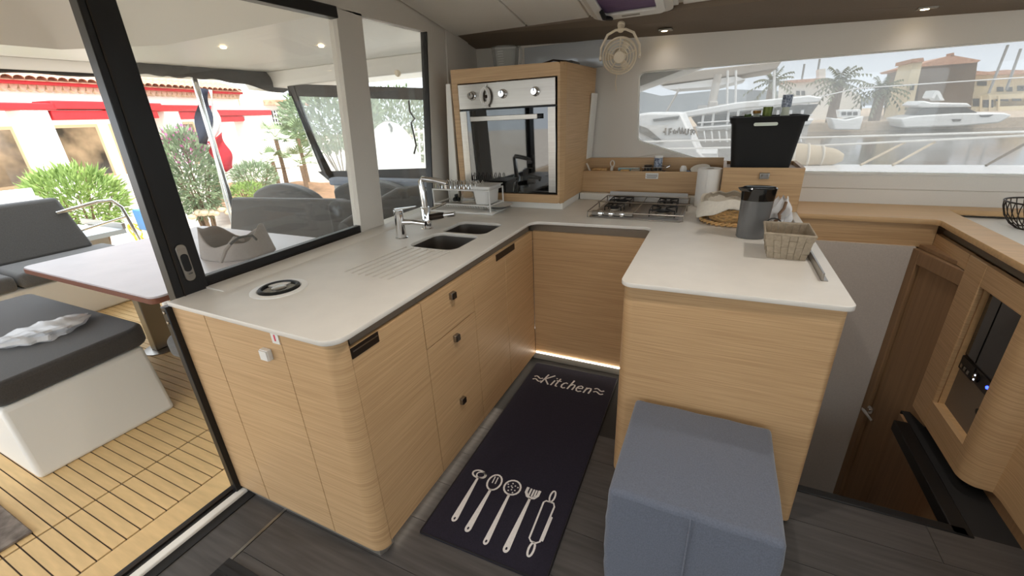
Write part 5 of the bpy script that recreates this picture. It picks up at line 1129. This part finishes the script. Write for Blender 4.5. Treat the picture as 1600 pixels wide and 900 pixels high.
p = at_d(228, 352, 9.3); MB().box(p.x-.06, p.x+.06, p.y-.06, p.y+.06, GZ, p.z).build('stand', WHITEP, bpy.data.objects['service_post'])
# white boat stern behind sofa
kb = thing('white_tender', 'white tender with blue stripes and a number behind the aft sofa', 'boat', (-8.5, 2.2, GZ))
a = at_d(10, 300, 8.6); b = at_d(88, 318, 8.6)
MB().hexa([(a.x-1.2, a.y-1.5, GZ), (b.x-.1, b.y-.1, GZ), (b.x-1.3, b.y+.2, GZ), (a.x-2.2, a.y-1.0, GZ)], [(a.x-1.2, a.y-1.5, a.z), (b.x-.1, b.y, b.z), (b.x-1.3, b.y+.3, b.z), (a.x-2.2, a.y-1.0, a.z)]).build('hull', BOATW, kb, bevel=.05)
mb = MB(); facebox(mb, -60, 306, 76, 350, 8.0, .12); tsm = mb.build('transom', BOATW, kb)
for u in (3, 18): mb = MB(); facebox(mb, u, 320, u+7, 338, 7.99, .01); mb.build('blue_stripe', BLUEP, tsm)
MB().tube([at_d(*q, 7.985) for q in ((46, 324), (38, 325), (38, 329), (43, 328), (47, 331), (46, 335), (39, 336))], .008, 5).build('number_mark', GAP, tsm)
# tarpaulin covered boat and white railings seen through the fixed window
tp_ = thing('tarpaulin_boat', 'boat under a rounded white tarpaulin seen through the vinyl window', 'boat', (-9, 12, 0))
c = at_d(612, 232, 14); rgt = Vector((-c.y, c.x, 0)).normalized()*-1; fwd = Vector((c.x, c.y, 0)).normalized()
MB().grid(lambda u, v: c+rgt*((u-.5)*1.55*(1-.1*v))+fwd*(v*2.2-1.0)+Vector((0, 0, -.65+1.42*math.sin(PI*min(max(u*1.02, 0), 1))**.42*(1-.15*v)+.03*math.sin(u*16))), 26, 8).build('cover', BOATW, tp_, fix=False, angle=60)
e0 = c+fwd*-1.0; MB().add([e0+rgt*((i/20-.5)*1.55)+Vector((0, 0, -.65+1.42*math.sin(PI*i/20)**.42)) for i in range(21)], [tuple(range(21))]).build('cover_end', BOATW, tp_, fix=False)
MB().hexa([c+rgt*-.6+fwd*-1+Vector((0, 0, -1.6)), c+rgt*.6+fwd*-1+Vector((0, 0, -1.6)), c+rgt*.6+fwd*2+Vector((0, 0, -1.6)), c+rgt*-.6+fwd*2+Vector((0, 0, -1.6))], [c+rgt*-.78+fwd*-1.1+Vector((0, 0, -.6)), c+rgt*.78+fwd*-1.1+Vector((0, 0, -.6)), c+rgt*.78+fwd*2.1+Vector((0, 0, -.6)), c+rgt*-.78+fwd*2.1+Vector((0, 0, -.6))]).build('hull', BOATW, tp_)
wm = MB(); wm.tube([c+rgt*.02+fwd*-1.02+Vector((0, 0, .72)), c+rgt*.08+fwd*-1.03+Vector((0, 0, .6)), c+rgt*.06+fwd*-1.03+Vector((0, 0, .5))], .03, 6); wm.build('strap', CANVAS, tp_)
lad = thing('white_railing', 'white tubular railing frame beside the tarpaulin boat', 'railing', (-7, 13, 0)); mb = MB()
for u in (646, 654, 662, 670): mb.tube([at_d(u, 200, 13.5), at_d(u+3, 262, 13.5)], .03, 6)
for v in (206, 222, 240): mb.tube([at_d(644, v, 13.5), at_d(674, v, 13.5)], .025, 6)
mb.build('tubes', BOATW, lad)
# ================================================================== HARBOUR SIDE (beyond the long window)
WZ = -1.2
struct(MB().add([(-70, 3.6, WZ), (140, 3.6, WZ), (140, 62, WZ), (-70, 62, WZ)], [(0, 1, 2, 3)]).build('water', WATER, fix=False))
struct(MB().add([(-7.0, -60, WZ), (140, -60, WZ), (140, 3.6, WZ), (-7.0, 3.6, WZ)], [(0, 1, 2, 3)]).build('water_near', WATER, fix=False))
struct(MB().box(-70, 140, 50, 120, -3, -.55).build('ground_shore', STONE))
hl = MB(); pts = [(-120, -1), (-90, 6), (-70, 9), (-52, 7), (-40, 10), (-25, 6), (0, 7), (30, 4), (60, -1)]
hl.prism(pts, 'y', 200, 205); struct(hl.build('hills', HILLM))
# own side deck, coachroof edge, lifelines
sdk = struct(MB().prism([(3.22, .30), (4.55, .30), (4.55, .92), (4.42, .99), (3.22, 1.02)], 'x', -1.9, 5.5).build('floor_sidedeck', BOATW, bevel=.02))
for i, x in enumerate((-1.1, 2.3)):
    t = thing('stanchion', ('steel stanchion of the side deck rail left of the black tub' if x < 0 else 'steel stanchion behind the tan sail bag' if x < 1 else 'steel stanchion of the side deck near the photo edge'), 'stanchion', (x, 4.48, .95), 'side deck stanchions')
    MB().tube([(x, 4.48, .95), (x-.02, 4.5, 1.6)], .013, 8).build('post', STEEL, t); MB().lathe([(.04, 0), (.04, .01), (.02, .03)], (x, 4.48, .955), 12).build('foot', STEEL, t)
for i, z in enumerate((1.13, 1.2)):
    tag(MB().tube([(-1.9, 4.5, z-.02), (.66, 4.5, z), (5.5, 4.5, z+(.21 if i == 0 else .05))], .009, 6).build('lifeline', BOATW), ('lower' if i == 0 else 'upper')+' white lifeline strung outside the long window', 'lifeline')
for i, (a, b) in enumerate((((1.32, 4.52, 1.15), (1.02, 4.3, 1.0)), ((1.50, 4.52, 1.15), (1.22, 4.3, 1.0)), ((2.05, 4.52, 1.17), (1.75, 4.3, 1.0)))):
    tag(MB().tube([a, b], .009, 6).build('mooring_line', TAN if i < 2 else GAP), ('pale thin rope slanting over the side deck', 'second pale rope parallel to it over the side deck', 'dark rope slanting over the side deck near the photo edge')[i], 'rope')
dg = thing('sail_bag', 'bundled tan sail bag lying on the side deck right of the black tub', 'sail bag', (.66, 4.38, .98))
def sb(u, v):
    t = u*2*PI; L = -.5+v*1.0; r = .16*math.sin(PI*min(max(v, .02), .98))**.45*(1+.10*math.sin(3*t+v*8)); return (.66+L*.5, 4.38+r*.6*math.cos(t), 1.06+.01*math.sin(v*9)+r*.6*math.sin(t)-.03*L)
MB().grid(sb, 26, 20, True).build('canvas', TAN, dg, fix=False, angle=60)
for v_ in (.3, .5, .7): MB().tube([tuple(Vector(sb(i/16, v_))+Vector((0, 0, .004))) for i in range(16)], .010, 5, closed=True).build('strap', LINEN, dg)
# coach roof overhang (beige underside seen top left of the window)
ovh = MB(); P0 = aty(990, 146, 3.6); P1 = aty(1105, 105, 3.6)
ovh.prism([(-1.6, P0.z-.22), (P0.x, P0.z), (P1.x, P1.z+.01), (P1.x+.1, P1.z+.1), (-1.6, 2.1)], 'y', 3.25, 3.7); struct(ovh.build('trim_9', LINER))
# ---- neighbouring yachts
def Q(u, v, y): return aty(u, v, y)
nb = thing('charter_catamaran', 'white catamaran moored alongside with a broad bimini roof', 'boat', (-3, 9, WZ))
y = 9.0
hull = [Q(975, 182, y), Q(1010, 176, y), Q(1064, 176, y), Q(1092, 236, y), Q(1120, 262, y), Q(975, 262, y)]
MB().prism([(p.x, p.z) for p in hull]+[], 'y', y, y+1.1).build('hull', BOATW, nb, bevel=.04)
MB().prism([(p.x, p.z) for p in (Q(975, 240, y), Q(1120, 240, y), Q(1122, 300, y), Q(975, 300, y))], 'y', y+.02, y+1.1).build('lower_hull', BOATW, nb)
lt_ = MB()
def hx(u, v): p = Q(u, v, y-.012); return p
for s_ in ([(1040, 200), (1040, 211)], [(1036, 206), (1041, 206)], [(1046, 201), (1045, 211)], [(1046, 201), (1050, 201)], [(1045, 206), (1049, 206)], [(1058, 208), (1061, 199), (1063, 209)], [(1064, 209), (1066, 199), (1068, 209)], [(1071, 201), (1070, 208), (1073, 210), (1075, 208), (1076, 201)], [(1078, 204), (1080, 202), (1080, 211)], [(1083, 202), (1086, 205), (1084, 210), (1082, 206), (1083, 202)]):
    lt_.tube([hx(*q) for q in s_], .016, 4)
st5 = [(1054+3.2*math.cos(a)*(1 if k_ % 2 == 0 else .42), 206+3.6*math.sin(a)*(1 if k_ % 2 == 0 else .42)) for k_, a in enumerate([-PI/2+i*PI/5 for i in range(10)])]
lt_.tube([hx(*q) for q in st5], .014, 4, closed=True); stuff(lt_.build('hull_lettering', GAP, nb))
MB().prism([(p.x, p.z) for p in (Q(997, 195, y), Q(1012, 200, y), Q(1038, 222, y), Q(1030, 222, y), Q(997, 205, y))], 'y', y-.05, y).build('windscreen', BOATG, nb)
MB().prism([(p.x, p.z) for p in (Q(1020, 186, y), Q(1062, 181, y), Q(1060, 186, y), Q(1022, 190, y))], 'y', y-.03, y).build('cabin_window', BOATG, nb)
y2 = 8.2
cab = [Q(1075, 168, y2), Q(1225, 153, y2), Q(1275, 150, y2), Q(1268, 158, y2), Q(1130, 172, y2), Q(1078, 180, y2)]
n2 = thing('flybridge_yacht', 'white flybridge yacht with long canopy moored behind the black tub', 'boat', (1, 12, WZ)); y2 = 11.5
MB().prism([(p.x, p.z) for p in (Q(1062, 176, y2), Q(1150, 160, y2), Q(1265, 149, y2), Q(1285, 152, y2), Q(1280, 160, y2), Q(1160, 170, y2), Q(1070, 184, y2))], 'y', y2, y2+3).build('canopy', BOATW, n2, bevel=.03)
MB().prism([(p.x, p.z) for p in (Q(1078, 184, y2), Q(1285, 162, y2), Q(1270, 182, y2), Q(1090, 200, y2))], 'y', y2+.4, y2+2.8).build('cabin', BOATG, n2)
MB().prism([(p.x, p.z) for p in (Q(1085, 198, y2), Q(1275, 185, y2), Q(1268, 196, y2), Q(1088, 206, y2))], 'y', y2+.2, y2+3).build('gunwale', BOATW, n2, bevel=.03)
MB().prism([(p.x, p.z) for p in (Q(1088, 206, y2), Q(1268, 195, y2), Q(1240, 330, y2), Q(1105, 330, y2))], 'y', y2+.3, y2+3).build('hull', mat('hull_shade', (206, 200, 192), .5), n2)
for u in (1096, 1112, 1135, 1150, 1172, 1188, 1212, 1232, 1250): MB().tube([Q(u+4, 172, y2+.1), Q(u, 203, y2+.1)], .03, 6).build('canopy_post', BOATW, n2)
for v0 in (188, 196): MB().tube([Q(1090, v0+4, y2+.05), Q(1270, v0-8, y2+.05)], .018, 6).build('hand_rail', BOATW, n2)
for i in range(14): MB().tube([Q(1100+i*11.5, 205, y2), Q(1102+i*11.5, 222, y2)], .02, 5).build('fender_rail', BOATW, n2)
n3 = thing('bimini_yacht', 'sailing yacht with wide beige bimini and thick mast beyond the window', 'boat', (-2, 14, WZ)); y3 = 16.5
MB().prism([(p.x, p.z) for p in (Q(1030, 133, y3), Q(1075, 112, y3), Q(1222, 95, y3), Q(1213, 108, y3), Q(1150, 118, y3))], 'y', y3, y3+3).build('bimini', BIMINI, n3, bevel=.03)
MB().prism([(p.x, p.z) for p in (Q(1032, 135, y3), Q(1150, 119, y3), Q(1165, 124, y3), Q(1120, 135, y3), Q(1045, 140, y3))], 'y', y3, y3+3).build('bimini_edge', BOATW, n3)
MB().tube([Q(1122, 116, y3-.2), Q(1113, 160, y3-.2), Q(1106, 200, y3-.2), Q(1100, 245, y3-.2)], [.12, .13, .16, .10], 10).build('mast', mat('mast_grey', (196, 188, 178), .5), n3)
MB().prism([(p.x, p.z) for p in (Q(1108, 158, y3-.5), Q(1122, 158, y3-.5), Q(1119, 190, y3-.5), Q(1104, 190, y3-.5))], 'y', y3-.5, y3-.2).build('mast_box', MATS['mast_grey'], n3, bevel=.04)
for u in (1150, 1137, 1210): MB().tube([Q(u, 110, y3), Q(u-1, 165, y3)], .04, 6).build('frame_tube', BOATW, n3)
MB().tube([Q(1062, 138, y3), Q(1030, 195, y3)], .035, 6).build('forward_stay', MATS['mast_grey'], n3)
MB().prism([(p.x, p.z) for p in (Q(1090, 165, y3+.5), Q(1240, 155, y3+.5), Q(1240, 235, y3+.5), Q(1090, 250, y3+.5))], 'y', y3+.6, y3+3).build('hull', BOATW, n3)
for u0, u1 in ((1098, 1140), (1150, 1230)): MB().prism([(p.x, p.z) for p in (Q(u0, 178, y3+.5), Q(u1, 172, y3+.5), Q(u1, 186, y3+.5), Q(u0, 190, y3+.5))], 'y', y3+.56, y3+.6).build('cabin_window', BOATG, n3)
# ---- far quay: houses, palms, boats
def slabf(par, name, pts, y, th, ma, bevel=0): return MB().prism([(Q(u, v, y).x, Q(u, v, y).z) for u, v in pts], 'y', y, y+th).build(name, ma, par, bevel=bevel)
th_ = thing('tower_house', 'brown walled house with a low tiled roof and cream chimney tower across the water', 'building', (15, 56, -.55)); Y5 = 56
slabf(th_, 'brown_wall', [(1440, 100), (1528, 94), (1512, 208), (1428, 208)], Y5, 10, HOUSEB)
slabf(th_, 'tiled_roof', [(1436, 101), (1488, 86), (1533, 94), (1528, 97), (1440, 104)], Y5-1, 12, TERRA); slabf(th_, 'roof_finial', [(1486, 83), (1491, 82), (1491, 87), (1486, 88)], Y5-1, 1, TERRA)
slabf(th_, 'cream_tower', [(1428, 96), (1442, 94), (1418, 208), (1394, 208)], Y5-2, 4, HOUSEC); slabf(th_, 'tower_cap', [(1425, 92), (1443, 90), (1444, 96), (1424, 98)], Y5-2.2, 4.4, TERRA)
for u0, u1, v0, v1 in ((1423, 1429, 131, 141), (1415, 1419, 165, 172)): slabf(th_, 'tower_window', [(u0, v0), (u1, v0), (u1-1, v1), (u0-1, v1)], Y5-2.15, .1, BOATG)
ch_ = thing('cream_houses', 'row of cream houses with terraces right of the brown house', 'building', (24, 58, -.55)); Y6 = 74
slabf(ch_, 'main_wall', [(1520, 114), (1560, 112), (1640, 110), (1640, 208), (1508, 208)], Y6, 8, HOUSEC); slabf(ch_, 'tiled_roof', [(1518, 110), (1545, 112), (1570, 109), (1640, 110), (1640, 115), (1518, 117)], Y6-1, 9, TERRA)
slabf(ch_, 'upper_terrace', [(1545, 148), (1640, 145), (1640, 152), (1543, 156)], Y6-2.5, 3, HOUSEC); slabf(ch_, 'balcony_band', [(1525, 168), (1640, 164), (1640, 172), (1523, 176)], Y6-3, 3, mat('cream_light', (234, 222, 190), .9))
for u0, u1, v0, v1 in ((1527, 1542, 127, 134), (1558, 1568, 136, 143), (1573, 1582, 136, 143), (1590, 1600, 134, 142), (1520, 1530, 154, 166), (1556, 1576, 155, 158), (1582, 1596, 154, 158), (1513, 1522, 132, 142), (1536, 1552, 156, 168)): slabf(ch_, 'window', [(u0, v0), (u1, v0), (u1, v1), (u0, v1)], Y6-.12 if v0 < 150 else Y6-3.1, .1, BOATG)
for u in (1532, 1546, 1560): slabf(ch_, 'column', [(u, 150), (u+3, 150), (u+2, 175), (u-1, 175)], Y6-3.2, .4, HOUSEC)
wh = thing('low_white_house', 'low white house with a pink tiled roof behind the palms', 'building', (4, 60, -.55)); Y7 = 60
slabf(wh, 'wall', [(1226, 128), (1300, 126), (1345, 150), (1345, 205), (1220, 205)], Y7, 6, WALLW); slabf(wh, 'roof', [(1224, 126), (1282, 122), (1300, 126), (1226, 130)], Y7-.5, 7, TERRA); slabf(wh, 'chimney', [(1280, 108), (1290, 107), (1290, 124), (1280, 124)], Y7, 2, WALLW)
for u in (1244, 1252): slabf(wh, 'window', [(u, 142), (u+6, 142), (u+6, 149), (u, 149)], Y7-.05, .05, BOATG)
qw = struct(MB().box(-20, 45, 49.4, 50, WZ-1, -.45).build('wall_quay', STONE))
def date_palm(label, u, v, d, L, n, base_v, seed):
    c = Q(u, v, d); rn = random.Random(seed); t = thing('date_palm', label, 'palm', (c.x, c.y, -.55), 'palms on the far quay')
    MB().tube([(c.x, c.y, -.55), (c.x, c.y, c.z)], [.45, .38], 8).build('trunk', BARK, t)
    for i in range(n):
        a = i*2.399; el = 1.25-1.75*(i/n)+rn.uniform(-.15, .15); d_ = Vector((math.cos(a)*math.cos(el), math.sin(a)*math.cos(el), math.sin(el))); l = L*rn.uniform(.85, 1.1)
        P = [c+d_*l*s_+Vector((0, 0, -l*.42*s_*s_)) for s_ in (0, .25, .5, .75, 1)]; sd_ = d_.cross(Vector((0, 0, 1))).normalized(); mb = MB()
        for k_ in range(4):
            for sg in (-1, 1):
                for f in (0, .5):
                    p0 = P[k_].lerp(P[k_+1], f); p1 = P[k_].lerp(P[k_+1], f+.42); tip = p0.lerp(p1, .9)+sd_*sg*L*.17*(1-.15*k_)+Vector((0, 0, -L*.10)); mb.add([p0, p1, tip], [(0, 1, 2)])
        mb.build('frond', FRONDF, t, fix=False)
date_palm('bushy date palm left of centre across the water', 1312, 128, 52, 2.7, 30, 190, 51)
date_palm('rounded date palm beside the cream tower', 1378, 140, 52, 2.3, 30, 190, 52)
date_palm('pale date palm half hidden behind the bimini yacht', 1208, 128, 55, 2.5, 24, 190, 53)
date_palm('smaller date palm peeking out left of the tower chimney', 1424, 118, 72, 2.6, 22, 190, 54)
fb_ = thing('fishing_boat', 'small white cabin boat moored at the far quay below the palm', 'boat', (5, 47, WZ)); Yb = 46.5
slabf(fb_, 'hull', [(1298, 184), (1322, 187), (1350, 181), (1344, 203), (1304, 203)], Yb, 2.4, BOATW, .1); slabf(fb_, 'cabin', [(1311, 172), (1345, 171), (1343, 183), (1313, 184)], Yb+.4, 1.4, BOATW, .05)
for u in (1315, 1324, 1333): slabf(fb_, 'cabin_window', [(u, 175), (u+7, 174.5), (u+7, 180), (u, 180.5)], Yb+.35, .05, BOATG)
my = thing('motor_yacht', 'sleek white motor yacht lying at the quay before the brown house', 'boat', (14, 46, WZ)); Yc = 46
slabf(my, 'hull', [(1408, 186), (1430, 181), (1500, 177), (1570, 176), (1582, 180), (1562, 192), (1500, 197), (1412, 200)], Yc, 4, BOATW, .1)
slabf(my, 'superstructure', [(1432, 180), (1440, 168), (1475, 166), (1508, 166), (1530, 177)], Yc+.5, 3, BOATG, .1); slabf(my, 'flybridge', [(1430, 165), (1442, 157), (1455, 160), (1512, 161), (1520, 167), (1440, 168)], Yc+.3, 3.4, BOATW, .1)
slabf(my, 'radar_arch', [(1456, 152), (1462, 141), (1468, 142), (1476, 157), (1470, 157), (1464, 147), (1460, 154)], Yc+1, 2, BOATW); slabf(my, 'hull_window', [(1487, 186), (1503, 186), (1500, 190), (1489, 190)], Yc-.03, .1, BOATG); slabf(my, 'bow_window', [(1530, 180), (1553, 179), (1545, 183), (1533, 183)], Yc-.03, .1, BOATG)
for u0, v0, u1, v1, lb in ((1559, 110, 1575, 70, 'thin mast rising behind the cream houses'), (1583, 110, 1595, 76, 'second thin mast beside the first behind the cream houses'), (1269, 165, 1281, 92, 'tall mast left of the bushy palm'), (1246, 165, 1257, 100, 'mast with furled flag left of the tall mast')):
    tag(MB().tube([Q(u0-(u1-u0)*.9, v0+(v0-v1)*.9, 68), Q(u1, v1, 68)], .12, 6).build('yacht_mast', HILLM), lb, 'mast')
tag(MB().tube([Q(1250, 158, 20), Q(1340, 138, 20), Q(1600, 121, 20)], .02, 5).build('rigging_line', BOATW), 'white rigging line crossing in front of the palms', 'line')
